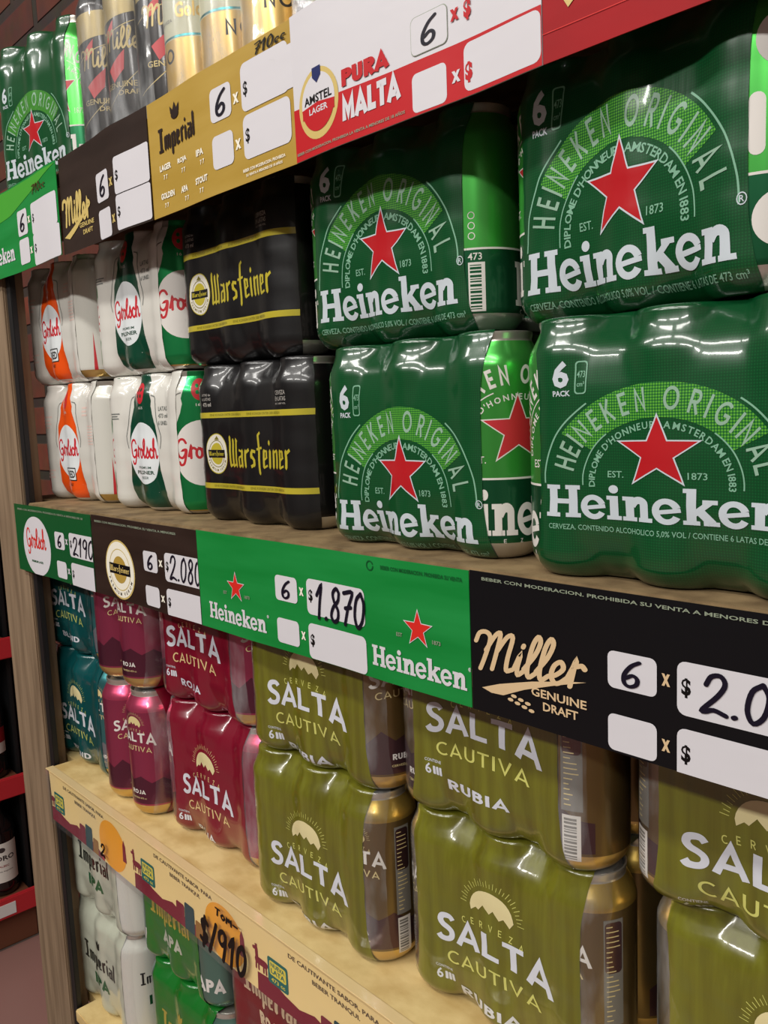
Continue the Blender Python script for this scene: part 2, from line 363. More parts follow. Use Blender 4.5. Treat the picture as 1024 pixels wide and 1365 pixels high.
HW = {
 '6': (.55, [[(.42, .98), (.22, .78), (.08, .42), (.12, .1), (.28, .0), (.44, .12), (.44, .34), (.30, .44), (.14, .30)]]),
 '2': (.6, [[(.05, .72), (.14, .95), (.34, 1.0), (.46, .80), (.34, .48), (.05, .06), (.12, .02), (.3, .1), (.58, .02)]]),
 '1': (.4, [[(.05, .68), (.26, 1.0), (.22, .5), (.20, 0)]]), '9': (.55, [[(.44, .84), (.30, 1.0), (.10, .86), (.10, .60), (.26, .50), (.44, .68), (.44, .9), (.42, .4), (.36, 0)]]),
 '0': (.55, [[(.30, 1.0), (.10, .78), (.06, .3), (.22, .0), (.42, .22), (.46, .7), (.30, 1.0)]]),
 '8': (.55, [[(.42, .88), (.28, 1.0), (.12, .84), (.20, .60), (.40, .36), (.40, .1), (.22, .0), (.08, .16), (.16, .42), (.38, .64), (.42, .88)]]),
 '7': (.5, [[(.04, .92), (.46, .98), (.28, .5), (.16, 0)], [(.14, .48), (.42, .54)]]), '.': (.22, [[(.08, .02), (.12, .04)]]), '/': (.45, [[(.06, -.05), (.40, 1.05)]]), '$': (.5, [[(.44, .8), (.3, .9), (.1, .78), (.2, .52), (.42, .36), (.3, .1), (.06, .18)], [(.28, 1.02), (.24, -.04)]]),
 'c': (.4, [[(.34, .40), (.2, .46), (.08, .3), (.12, .08), (.3, .04)]]), 'T': (.4, [[(.02, .7), (.36, .72)], [(.2, .7), (.18, .1)]]), 'o': (.4, [[(.2, .5), (.06, .3), (.2, .06), (.34, .3), (.2, .5)]]), 'm': (.5, [[(.04, .05), (.08, .5), (.2, .3), (.26, .5), (.36, .3), (.42, .5), (.44, .05)]]), '-': (.4, [[(.04, .3), (.36, .32)]]),
}
def hand(m, s, w=.09, slant=.12):
    A = Art(); x = 0
    for ch in s:
        adv, ps = HW[ch]
        for p in ps: A.stroke(m, [(x+u+slant*v, v) for u, v in p], w, 0, smooth=4)
        x += adv+.06
    return A

# ------------------------------------------------------------------ curved sheets that carry artwork
class Surf:
    """grid of points: columns follow coordinate s, rows follow coordinate z"""
    def __init__(self, S, Z, P):
        self.S = np.array(S); self.Z = np.array(Z); self.P = P      # P[col,row,3]
        du = np.gradient(P, axis=0); dv = np.gradient(P, axis=1)
        n = np.cross(du, dv); self.N = n/np.maximum(np.linalg.norm(n, axis=2, keepdims=True), 1e-12)
    def at(self, s, z, off):
        i = int(np.clip(np.searchsorted(self.S, s, 'right')-1, 0, len(self.S)-2)); j = int(np.clip(np.searchsorted(self.Z, z, 'right')-1, 0, len(self.Z)-2))
        a = min(1, max(0, (s-self.S[i])/(self.S[i+1]-self.S[i]))); b = min(1, max(0, (z-self.Z[j])/(self.Z[j+1]-self.Z[j])))
        w = ((1-a)*(1-b), a*(1-b), (1-a)*b, a*b)
        p = self.P[i, j]*w[0]+self.P[i+1, j]*w[1]+self.P[i, j+1]*w[2]+self.P[i+1, j+1]*w[3]
        n = self.N[i, j]*w[0]+self.N[i+1, j]*w[1]+self.N[i, j+1]*w[2]+self.N[i+1, j+1]*w[3]
        n = n/np.linalg.norm(n)
        return p+n*off, n
class Mesh:
    def __init__(self): self.v = []; self.n = []; self.f = []; self.m = []
    def grid(self, P, Nn, facemat, wrap=False):
        c, r = P.shape[:2]; b = len(self.v)
        self.v += [tuple(p) for p in P.reshape(-1, 3)]; self.n += [tuple(p) for p in Nn.reshape(-1, 3)]
        for i in range(c-1):
            for j in range(r-1):
                self.f.append((b+i*r+j, b+(i+1)*r+j, b+(i+1)*r+j+1, b+i*r+j+1)); self.m.append(facemat(i, j))
    def art(self, surf, art, base=1.2e-4, step=6e-5, lim=None):
        if not art.L: return
        bm = bmesh.new(); names = []
        cnt = {}
        for m, vs, fs, o in art.L:
            if m not in names: names.append(m)
            cnt[o] = cnt.get(o, 0)+1
            off = base+step*o+min(cnt[o], 200)*2.5e-7
            bv = [bm.verts.new((q[0], off+(q[2] if len(q) > 2 else 0), q[1])) for q in vs]
            for f in fs:
                try: bm.faces.new([bv[k] for k in f]).material_index = names.index(m)
                except ValueError: pass
        xs = [v.co.x for v in bm.verts]; zs = [v.co.z for v in bm.verts]
        def cut(co, no, clear_side=0):
            g = bm.verts[:]+bm.edges[:]+bm.faces[:]
            bmesh.ops.bisect_plane(bm, geom=g, dist=1e-8, plane_co=co, plane_no=no, clear_outer=clear_side > 0, clear_inner=clear_side < 0)
        S, Z = surf.S, surf.Z
        if max(xs) > S[-1]: cut((S[-1], 0, 0), (1, 0, 0), 1)
        if min(xs) < S[0]: cut((S[0], 0, 0), (1, 0, 0), -1)
        if max(zs) > Z[-1]: cut((0, 0, Z[-1]), (0, 0, 1), 1)
        if min(zs) < Z[0]: cut((0, 0, Z[0]), (0, 0, 1), -1)
        for s in S:
            if min(xs) < s < max(xs): cut((s, 0, 0), (1, 0, 0))
        for z in Z:
            if min(zs) < z < max(zs): cut((0, 0, z), (0, 0, 1))
        b = len(self.v); bm.verts.index_update()
        for v in bm.verts:
            p, n = surf.at(v.co.x, v.co.z, v.co.y); self.v.append(tuple(p)); self.n.append(tuple(n))
        for f in bm.faces:
            k = [b+v.index for v in f.verts]
            if f.normal.y > 0: k.reverse()
            self.f.append(tuple(k)); self.m.append(names[f.material_index])
        bm.free()
    def data(self, name):
        me = bpy.data.meshes.new(name)
        names = sorted(set(self.m)); me.from_pydata(self.v, [], self.f)
        for k in names: me.materials.append(MATS[k])
        me.polygons.foreach_set('material_index', [names.index(k) for k in self.m])
        me.polygons.foreach_set('use_smooth', [True]*len(self.f))
        me.normals_split_custom_set_from_vertices(self.n)
        me.update(); return me
def link(name, data, parent=None, loc=None, rz=0):
    o = bpy.data.objects.new(name, data); C.objects.link(o)
    if parent: o.parent = parent
    if loc: o.location = loc
    if rz: o.rotation_euler = (0, 0, rz)
    return o
def tag(o, label, cat, group=None):
    o['label'] = label; o['category'] = cat
    if group: o['group'] = group
    return o
def simple(name, bm, mats, smooth=False):
    me = bpy.data.meshes.new(name); bm.to_mesh(me); bm.free()
    for k in (mats if isinstance(mats, (list, tuple)) else [mats]): me.materials.append(MATS[k])
    if smooth:
        for p in me.polygons: p.use_smooth = True
    return me
def box(bm, x0, y0, z0, x1, y1, z1, bev=0, mi=0):
    r = bmesh.ops.create_cube(bm, size=1, matrix=Matrix.Translation(((x0+x1)/2, (y0+y1)/2, (z0+z1)/2)) @ Matrix.Diagonal((x1-x0, y1-y0, z1-z0, 1)))
    fs = {f for v in r['verts'] for f in v.link_faces}
    for f in fs: f.material_index = mi
    if bev:
        es = list({e for v in r['verts'] for e in v.link_edges})
        for f in bmesh.ops.bevel(bm, geom=es, offset=bev, segments=2, affect='EDGES')['faces']: f.material_index = mi
    return bm

# ------------------------------------------------------------------ cans
RC = .0331; SP = .0664
CANP = [(.0006, .0225), (.0014, .0240), (.0035, .0268), (.0085, .0308), (.0125, .0326), (.016, RC), (.040, RC), (.0570, RC), (.09, RC), (.115, RC), (.1335, RC), (.1385, .0321), (.1425, .0300), (.147, .0277), (.1508, .0258), (.1525, .0254), (.1550, .0262), (.1572, .0262)]
NC = 56
def can_mesh(name, bands, art=None, hs=1.0):
    """bands: list of (z from, material) bottom to top"""
    S = [(-PI+2*PI*k/NC)*RC for k in range(NC+1)]; Z = [z*hs for z, r in CANP]
    P = np.array([[(r*math.sin(s/RC), -r*math.cos(s/RC), z*hs) for z, r in CANP] for s in S])
    sf = Surf(S, Z, P); sf.N[0] = sf.N[-1] = (sf.N[0]+sf.N[-1])/2
    M = Mesh()
    def fm(i, j):
        z = (Z[j]+Z[j+1])/2; r = 'can_silver'
        for z0, mm in bands:
            if z >= z0: r = mm
        return 'can_silver' if j >= len(CANP)-4 or j < 2 else r
    M.grid(P, sf.N, fm)
    b = len(M.v)                       # base dome
    ring = [tuple(P[k, 0]) for k in range(NC)]; M.v += ring; M.n += [(0, 0, -1)]*NC; M.f.append(tuple(range(b+NC-1, b-1, -1))); M.m.append('can_silver')
    if art: M.art(sf, art, base=6e-5, step=4e-5)
    return M.data(name)
def lid_mesh(hs=1.0):
    bm = bmesh.new(); z = .1572*hs
    prof = [(.0262, 0), (.0252, .0003), (.0243, -.0004), (.0236, -.0036), (.0222, -.0040), (.0210, -.0022), (0, -.0022)]
    rings = []
    for r, dz in prof[:-1]:
        rings.append([bm.verts.new((r*math.cos(2*PI*k/32), r*math.sin(2*PI*k/32), z+dz)) for k in range(32)])
    for a, b in zip(rings, rings[1:]):
        for k in range(32): bm.faces.new((a[k], a[(k+1) % 32], b[(k+1) % 32], b[k]))
    bm.faces.new(rings[-1])
    box(bm, -.007, -.002, z-.0020, .007, .020-.006, z-.0008, .0004)
    return simple('can_lid', bm, 'can_silver', False)
LID = lid_mesh(); LID710 = lid_mesh(1.3)

def mk_barcode(a, m0, m1, x, z, w, h, order=1):
    a.rect(m0, x, z, x+w, z+h, order)
    q = z+h*.04; rnd = random.Random(3)
    while q < z+h*.95:
        t = rnd.choice((.0007, .0011, .0017)); a.rect(m1, x+w*.1, q, x+w*.78, q+t, order+1); q += t+rnd.choice((.0008, .0013))
mm = .001
def star_can():
    a = Art()
    put = lambda m, s, *b, **k: put_text(a, m, s, *[q*mm for q in b], **k)
    a.rect('can_ink_white', -103.9*mm, 56.6*mm, 103.9*mm, 58*mm, 1)
    a.fit(slab_word('can_ink_white'), -66*mm, 17*mm, 66*mm, 50*mm, 2)
    a.star('can_ink_white', 0, 90*mm, 28*mm, 26*mm, 2); a.star('can_ink_red', 0, 90*mm, 25.6*mm, 23.6*mm, 3)
    arc_text(a, 'can_ink_white', 'HEINEKEN ORIGINAL', 0, 78*mm, 54*mm, 50*mm, 172, 8, 13*mm, 2, font=lambda m, c: caps1(m, c, .19), wide=.72)
    arc_text(a, 'can_ink_white', "DIPLOME D'HONNEUR AMSTERDAM", 0, 78*mm, 39*mm, 35*mm, 186, -6, 4.2*mm, 2)
    for q0, q1 in ((176, 112), (68, 4)): a.arcband('can_ink_white', 0, 78*mm, 44*mm, 40*mm, 44.8*mm, 40.8*mm, q0, q1, 2)
    put('can_ink_white', 'EST.', -34, 68, -23, 73, order=2); put('can_ink_white', '1873', 22, 68, 34, 73, order=2)
    for k in range(10): put('can_ink_white', 'CERVEZAXXX'[k] if k < 7 else 'O', -60+k*12, 12.6, -58+k*12, 15.4, order=2)
    mk_barcode(a, 'can_ink_white', 'can_green_dark', -103*mm, 14*mm, 12*mm, 34*mm, 2)
    put('can_ink_white', '473', -103, 49.5, -93, 54.5, order=2)
    for z in (66, 73, 80): a.arcband('can_ink_white', -100*mm, z*mm, 2.6*mm, 2.6*mm, 2.0*mm, 2.0*mm, 0, 360, 2, 16)
    for z, r in ((35, 14), (120, 13)): a.ell('can_ink_white', 88*mm, z*mm, r*mm, r*mm, 2)
    a.rrect('can_ink_white', 72*mm, 66*mm, 80*mm, 96*mm, 3.9*mm, 2)
    return a
def salta_word(a, dz, var, white, yel, sun, k=1.0, kx=1.0):
    q = lambda v: v*mm*kx
    z = lambda v: (v+dz)*mm
    pts = arcpts(0, 0, 21, 18.5, 176, 4, 16) + [(17, -4), (12, 1.5), (8, -1), (3, 5), (-1, 1), (-7, 6), (-12, 0), (-15, 1), (-20, -3)]
    a.poly(sun, [(q(u), z(99+v)) for u, v in pts], 2)
    for i in range(27):
        t = math.radians(4+i*172/26); r0, r1 = 24.5, 28.5 if i % 2 else 30.5
        a.stroke(yel, [(q(r0*math.cos(t)), z(99+r0*.9*math.sin(t))), (q(r1*math.cos(t)), z(99+r1*.9*math.sin(t)))], .45*mm, 1, cap=False)
    s = 'CERVEZA'
    for i, ch in enumerate(s):
        u = -27+i*9; a.put(caps1(yel, ch, .14), q(u-1.8), z(86-.006*u*u), 5.4*mm*kx, 5.4*mm, -.008*u*.6, 0, 2)
    w = caps(white, 'SALTA', .185, .10); b = w.bounds(); xw = 112
    for l in w.L:
        vs = []
        for u, v, *_ in l[1]:
            X = -56+(u-b[0])/(b[2]-b[0])*xw; hz = 20+6.5*(X/56)**2
            vs.append((q(X), z(83-1.5*(X/56)**2 - hz*(1-v) if True else 0)))
        a.L.append((l[0], vs, l[2], 2))
    w = caps(yel, 'CAUTIVA', .13, .16); b = w.bounds()
    for l in w.L:
        vs = []
        for u, v, *_ in l[1]:
            X = -46+(u-b[0])/(b[2]-b[0])*90; vs.append((q(X), z(41.5-2.0*(1-(X/46)**2)*-1 + v*11 - 2*(X/46)**2)))
        a.L.append((l[0], vs, l[2], 2))
    if var: a.fit(caps(white, var, .20, .14), q(-36), z(13), q(-36+.0+12*len(var)), z(23), 2)
def latas_icon(a, m, dz):
    a.put(text(m, '6', .02), -58*mm, (22+dz)*mm, 12*mm, 12*mm, 0, 0, 2)
    for i in range(3):
        a.rrect(m, (-50.5+i*3.2)*mm, (22+dz)*mm, (-48+i*3.2)*mm, (29+dz)*mm, .8*mm, 2)
    put_text(a, m, 'CONTIENE', -58*mm, (32+dz)*mm, -42*mm, (34.5+dz)*mm, 2)
def salta_can(var, white='can_ink_white', yel='can_ink_yellow', info='can_ink_grey', dark='can_plum', panel=True):
    a = Art(); w = Art(); salta_word(w, -57, '', white, yel, yel); a.put(w, 0, 93*mm, .52, .58)
    mts = [(-60, 40), (-46, 50), (-34, 44), (-20, 56), (-8, 47), (6, 53), (20, 45), (34, 51), (48, 42), (60, 40)]
    a.poly(dark, [(u*mm, v*mm) for u, v in mts]+[(60*mm, 18*mm), (-60*mm, 18*mm)], 1)
    a.fit(caps(white, var, .20, .14), -11*mm, 30*mm, 11*mm, 36*mm, 2); put_text(a, yel, 'CERVEZA 473 cc', -12*mm, 24*mm, 12*mm, 26*mm, 2)
    if panel:
        a.rect(info, 37*mm, 48*mm, 52*mm, 128*mm, 2); a.rrect(dark, 38*mm, 88*mm, 51*mm, 126*mm, 3*mm, 3)
        for i in range(20): a.rect('can_ink_yellow', 39*mm, (52+i*3.7)*mm, (42+random.random()*8)*mm, (52.8+i*3.7)*mm, 4)
        mk_barcode(a, 'can_ink_white', info, 37.5*mm, 12*mm, 13*mm, 33*mm, 3)
    return a
def bottle_art(col, white, red, ink, oval, name, dx=0, kx=1.0, wire='g_grey', box=False):
    a = Art(); q = lambda v: (dx+v*kx)*mm
    half = [(13, 160), (15, 150), (16, 140), (20, 128), (19, 122), (22, 112), (28, 100), (31, 80), (31, 60), (35, 40), (37, 24), (34, 12), (29, 5)]
    pts = [(q(u), v*mm) for u, v in half]+[(q(-u), v*mm) for u, v in reversed(half)]
    a.poly(col, pts, 1)
    a.ell(oval, q(0), 68*mm, 32*kx*mm, 36*mm, 2)
    a.fit(script(red, 'Grolsch', .13), q(-30), 54*mm, q(30), 86*mm, 3)
    for s in (-1, 1):
        a.stroke(wire, [(q(s*20), 134*mm), (q(s*27), 130*mm), (q(s*30), 110*mm), (q(s*38), 88*mm), (q(s*36), 74*mm)], 1.3*mm, 2, smooth=3)
    a.ell(red, q(0), 137*mm, 9*kx*mm, 12*mm, 3)
    for u, v in ((-3, 141), (3, 141), (-3, 134), (3, 134)): a.ell(col, q(u), v*mm, 1.8*kx*mm, 2.4*mm, 4, 10)
    put_text(a, white, '1615', q(-5), 119*mm, q(5), 122*mm, 3)
    if box:
        a.rrect(ink, q(-10), 28*mm, q(18), 46*mm, 1*mm, 3); a.rrect(oval, q(-8.5), 29.5*mm, q(16.5), 44.5*mm, 1*mm, 4)
        put_text(a, ink, 'RED', q(-7), 32*mm, q(15), 42*mm, 5, bold=.03); put_text(a, ink, 'ALE', q(0), 21*mm, q(9), 25*mm, 5)
    else:
        put_text(a, ink, 'PREMIUM', q(-14), 50*mm, q(14), 53*mm, 3); put_text(a, ink, 'PILSNER', q(-19), 43.5*mm, q(19), 48*mm, 3, bold=.03); put_text(a, ink, 'BEER', q(-8), 38*mm, q(8), 41*mm, 3)
    return a
GREY = lambda a, m, x, z, ws, h=2.2: [a.rect(m, x*mm, (z-i*h*1.6)*mm, (x+w)*mm, (z-i*h*1.6+h*.8)*mm, 1) for i, w in enumerate(ws)]

def imperial_can(lower, ink, sub, subcol):
    a = Art()
    a.fit(bl_word(ink, 'Imperial'), -26*mm, 82*mm, 26*mm, 106*mm, 2)
    if sub: a.fit(caps(subcol, sub, .22, .12), -16*mm, 56*mm, 16*mm, 72*mm, 2)
    if lower: a.rect(lower, -RC*PI, 14*mm, RC*PI, 50*mm, 1)
    return a
gold_art = Art()
gold_art.rect('can_amber', -RC*3.1, 16*mm, RC*3.1, 74*mm, 1)
gold_art.fit(caps('can_ink_dark', 'NO', .16, .2), -2*mm, 52*mm, 24*mm, 68*mm, 2)
put_text(gold_art, 'can_amber', 'Golden', 28*mm, 92*mm, 70*mm, 106*mm, 2, bold=.03)
gold_art.rect('can_teal', -RC*3.1, 75*mm, RC*3.1, 77*mm, 1)
put_text(gold_art, 'can_ink_grey', 'CERVEZA', 0, 90*mm, 24*mm, 93*mm, 2)
gold_art.fit(bl_word('can_ink_dark', 'Imperial'), -27*mm, 130*mm, 27*mm, 158*mm, 2)
mill_art = Art()
mill_art.poly('can_dullgold', [(-40*mm, 168*mm), (40*mm, 172*mm), (40*mm, 150*mm), (-40*mm, 136*mm)], 1)
for k in (0, 1): mill_art.stroke('can_dullgold', [((-38)*mm, (46+k*70)*mm), (-10*mm, (62+k*66)*mm), (38*mm, (104+k*40)*mm)], .9*mm, 2, smooth=6)
mill_art.fit(script('can_dullgold', 'Miller', .10), -30*mm, 108*mm, 30*mm, 132*mm, 3)
mill_art.poly('can_ink_red', [(-20*mm, 90*mm), (4*mm, 108*mm), (2*mm, 88*mm), (-12*mm, 76*mm)], 3)
mill_art.poly('can_ink_red', [(-22*mm, 128*mm), (-8*mm, 140*mm), (-10*mm, 126*mm), (-20*mm, 118*mm)], 2)
put_text(mill_art, 'can_dullgold', 'GENUINE', -26*mm, 70*mm, 16*mm, 76*mm, 3); put_text(mill_art, 'can_dullgold', 'DRAFT', -6*mm, 62*mm, 24*mm, 67*mm, 3)
apa_can_art = Art(); apa_can_art.fit(caps('can_ink_white', 'APA', .24, .1), -20*mm, 24*mm, 20*mm, 44*mm, 2)
ipa_can_art = imperial_can(None, 'can_ink_dark', 'IPA', 'can_green_dark')
CAN = {}
def can(kind):
    if kind in CAN: return CAN[kind]
    K = {
     'star': lambda: can_mesh('star_can', [(0, 'can_silver'), (.0125, 'can_green_dark'), (.0570, 'can_green')], star_can()),
     'olive': lambda: can_mesh('olive_can', [(0, 'can_gold'), (.016, 'can_olive'), (.1335, 'can_olive_top')], salta_can('RUBIA')),
     'rose': lambda: can_mesh('rose_can', [(0, 'can_gold'), (.016, 'can_rose'), (.1335, 'can_rose_top')], salta_can('ROJA', dark='can_rose_dark', panel=False)),
     'teal': lambda: can_mesh('teal_can', [(0, 'can_gold'), (.016, 'can_teal')], salta_can('BLEND', dark='can_steel', panel=False)),
     'pilsner': lambda: can_mesh('pilsner_can', [(0, 'can_gold'), (.012, 'can_white')], bottle_art('can_bright_green', 'can_ink_white', 'can_ink_red', 'can_ink_white', 'can_ink_white', 'p', kx=1.12, wire='can_ink_grey')),
     'orange': lambda: can_mesh('orange_can', [(0, 'can_gold'), (.012, 'can_white')], BARS),
     'black': lambda: can_mesh('black_can', [(0, 'can_silver'), (.012, 'can_black')]),
     'ipa': lambda: can_mesh('pale_can', [(0, 'can_white')], ipa_can_art),
     'apa': lambda: can_mesh('grey_green_can', [(0, 'can_apa')], apa_can_art),
     'ired': lambda: can_mesh('red_can', [(0, 'can_wine')]),
     'miller': lambda: can_mesh('tall_black_can', [(0, 'can_black')], mill_art, 1.3),
     'golden': lambda: can_mesh('tall_cream_can', [(0, 'can_cream')], gold_art, 1.3),
     'star710': lambda: can_mesh('tall_star_can', [(0, 'can_silver'), (.016, 'can_green_dark'), (.0741, 'can_green')], Art().put(star_can(), 0, 0, 1, 1.3), 1.3),
    }
    CAN[kind] = K[kind](); return CAN[kind]
BARS = Art(); GREY(BARS, 'can_mauve', 8, 128, [7, 6, 7, 5, 7, 6, 7, 7, 5, 7, 6, 7, 6, 7]); mk_barcode(BARS, 'can_ink_white', 'can_mauve', 6*mm, 16*mm, 12*mm, 40*mm, 1); BARS.fit(Art().poly('can_ink_red', [(0, 0), (1, 0), (.3, 1)]), -9*mm, 12*mm, -4*mm, 60*mm, 1)

# ------------------------------------------------------------------ shrink film of a six-pack
RF = .0337
ROWS = [(.0005, .0125), (.0013, .0092), (.0040, .0058), (.0085, .0020), (.0130, .0002), (.019, 0)]+[(.019+.0077*i, 0) for i in range(1, 15)]+[(.1338, 0), (.1385, .0006), (.1425, .0024), (.147, .0046), (.1515, .0064), (.1555, .0068), (.1580, .0072), (.1590, .0095)]
def film_surf(hs=1.0, T0=.0775, rng=0, opening=.010):
    rnd = random.Random(rng)
    ph = [rnd.uniform(0, 6.28) for _ in range(6)]
    S = []
    for c in (-SP, 0, SP):
        for u in (-.0332, -.0312, -.029, -.0264, -.0236, -.0205, -.0174, -.0143, -.0112, -.008, -.0048, -.0016, .0016, .0048, .008, .0112, .0143, .0174, .0205, .0236, .0264, .029, .0312): S.append(c+u)
    S = [s for s in S if -.066 <= s <= .066]
    ext = list(np.linspace(.0664, T0, 6)); mar = list(np.linspace(T0, T0+.020, 6))[1:]
    S = sorted([-e for e in ext+mar]+S+ext+mar)
    Z = [z*hs for z, i in ROWS]; B = .058
    P = np.zeros((len(S), len(Z), 3))
    for j, (z, ins) in enumerate(ROWS):
        e = abs(z-.078)/.078; T = T0+opening*e**4; Rz = RF-ins
        D = .0017+.0150*e**4 - .3*ins
        for i, s in enumerate(S):
            t = s; a = abs(s)
            if a > B: t = math.copysign(B+(a-B)*(T-B)/(T0-B) if a <= T0 else T+(a-T0), s)
            a = abs(t)
            if a <= .0664:
                u = ((t+.0332) % .0664)-.0332
                dc = Rz-math.sqrt(max(Rz*Rz-u*u, 1e-9)) if abs(u) < Rz else Rz
                k = .0014; dd = -k*math.log(math.exp(-dc/k)+math.exp(-D/k)) if dc < .04 else D
                x, y = t, -.0332-Rz+max(dd, 0)
            else:
                th = (a-.0664)/RF
                x, y = math.copysign(.0664+Rz*math.sin(th), t), -.0332-Rz*math.cos(th)
            y -= .00035*math.sin(38*z/.16+ph[0]+40*t)*(1 if j > 4 else 0)
            P[i, j] = (x, y, z*hs)
    return Surf(S, Z, P)
def wrap_mesh(name, base, art, T0=.0775, hs=1.0, margin=None, rng=0, opening=.010):
    sf = film_surf(hs, T0, rng, opening); M = Mesh()
    keep = [i for i, s in enumerate(sf.S) if margin or abs(s) <= T0+1e-6]
    F = sf.P[keep]; Nf = sf.N[keep]; K = sf.S[keep]
    back = F[:, ::-1].copy(); back[:, :, 1] *= -1; Nb = Nf[:, ::-1].copy(); Nb[:, :, 1] *= -1
    def span(a, b, nz, n=6, sag=0):
        P = np.array([a+(b-a)*t + np.array([0, 0, sag*math.sin(PI*t)]) for t in [k/n for k in range(1, n)]]).transpose(1, 0, 2); Nn = np.zeros_like(P); Nn[:, :, 2] = nz; return P, Nn
    Pt, Nt = span(F[:, -1], back[:, 0], 1, sag=-.0); Pb, Nb2 = span(back[:, -1], F[:, 0], -1)
    P = np.concatenate([F, Pt, back, Pb, F[:, :1]], 1); NN = np.concatenate([Nf, Nt, Nb, Nb2, Nf[:, :1]], 1)
    def fm(i, j):
        mid = abs((K[i]+K[i+1])/2)
        return base if mid <= T0 else margin
    M.grid(P, NN, fm)
    if art: M.art(sf, art)
    return M.data(name)

def pack(name, label, group, loc, yaw, wrap, kind, rots=None, which=(0, 2, 3, 5), hs=1.0, cat='six-pack'):
    root = bpy.data.objects.new(name, None); C.objects.link(root)
    root.location = loc; root.rotation_euler = (0, 0, math.radians(yaw)); root.empty_display_size = .02
    tag(root, label, cat, group)
    link('shrink_film', wrap, root)
    for k in which:
        i, j = k % 3, k//3
        c = link('can', can(kind), root, ((i-1)*SP, (j-.5)*SP, 0.0004*hs), math.radians((rots or {}).get(k, 37*k)))
        link('can_lid', LID if hs == 1 else LID710, c)
    return root

# ------------------------------------------------------------------ printed designs on the films
def star_art(dz=0, k=1.0):
    a = Art(); z = lambda v: (k*(v-78)+78+dz)*mm
    a.arcband('h_band', 0, z(60), 70*mm, 58*mm*k, 48*mm, 38*mm*k, 150, 30, 1)
    a.arcband('pale_ink', 0, z(60), 72.5*mm, 59.5*mm*k, 73.6*mm, 60.4*mm*k, 182, 128, 1); a.arcband('pale_ink', 0, z(60), 72.5*mm, 59.5*mm*k, 73.6*mm, 60.4*mm*k, 52, -2, 1)
    a.arcband('pale_ink', 0, z(60), 47*mm, 38*mm*k, 47.8*mm, 38.8*mm*k, 184, 132, 2); a.arcband('pale_ink', 0, z(60), 47*mm, 38*mm*k, 47.8*mm, 38.8*mm*k, 48, -4, 2)
    arc_text(a, 'arc_ink', 'HEINEKEN ORIGINAL', 0, z(61), 60*mm, 48*mm*k, 174, 6, 13.5*mm*k, 3, font=lambda m, c: caps1(m, c, .15), wide=.74/k)
    arc_text(a, 'pale_ink', "DIPLOME D'HONNEUR  AMSTERDAM EN 1883", 0, z(60), 41.5*mm, 34*mm*k, 186, -6, 4.2*mm*k, 3)
    a.star('white_ink', 0, z(77.5), 26.6*mm, 23.2*mm*k, 4); a.star('red_ink', 0, z(77.5), 24*mm, 20.8*mm*k, 5)
    put_text(a, 'pale_ink', 'EST.', -31*mm, z(62.5), -21*mm, z(66.5), 3); put_text(a, 'pale_ink', '1873', 17*mm, z(62.5), 28*mm, z(66.5), 3)
    a.fit(slab_word('white_ink'), -71.5*mm, z(36.3), 70.5*mm, z(57.9), 4)
    a.arcband('white_ink', 74.5*mm, z(60), 2.6*mm, 2.6*mm*k, 2.1*mm, 2.1*mm*k, 0, 360, 4, 14); put_text(a, 'white_ink', 'R', 73.4*mm, z(58.7), 75.7*mm, z(61.3), 4)
    put_text(a, 'pale_ink', 'CERVEZA. CONTENIDO ALCOHOLICO 5,0% VOL / CONTIENE 6 LATAS DE 473 cm³', -70*mm, z(28.5), 74*mm, z(32.5), 3)
    a.put(text('white_ink', '6', .035), -66*mm, z(118), 20*mm, 21*mm*k, 0, 0, 3); put_text(a, 'white_ink', 'PACK', -66*mm, z(112), -55*mm, z(115.5), 3, bold=.03)
    a.rrect('pale_ink', -52.5*mm, z(113), -45*mm, z(133), 2*mm, 3); a.rrect('h_green', -51.7*mm, z(113.8), -45.8*mm, z(132.2), 1.6*mm, 4)
    put_text(a, 'pale_ink', '473', -51.2*mm, z(123), -46.2*mm, z(127), 5); put_text(a, 'pale_ink', 'cm³', -51*mm, z(117.5), -46.4*mm, z(120.5), 5)
    return a
def valley_art(dz, var, yel, dx=0, kx=1.0):
    w = Art(); salta_word(w, dz, var, 'salta_white', yel, 'cream_sun', kx=kx); latas_icon(w, 'salta_white', dz+(4 if len(var) == 5 and var != 'RUBIA' else 0)); return Art().put(w, dx=dx*mm)
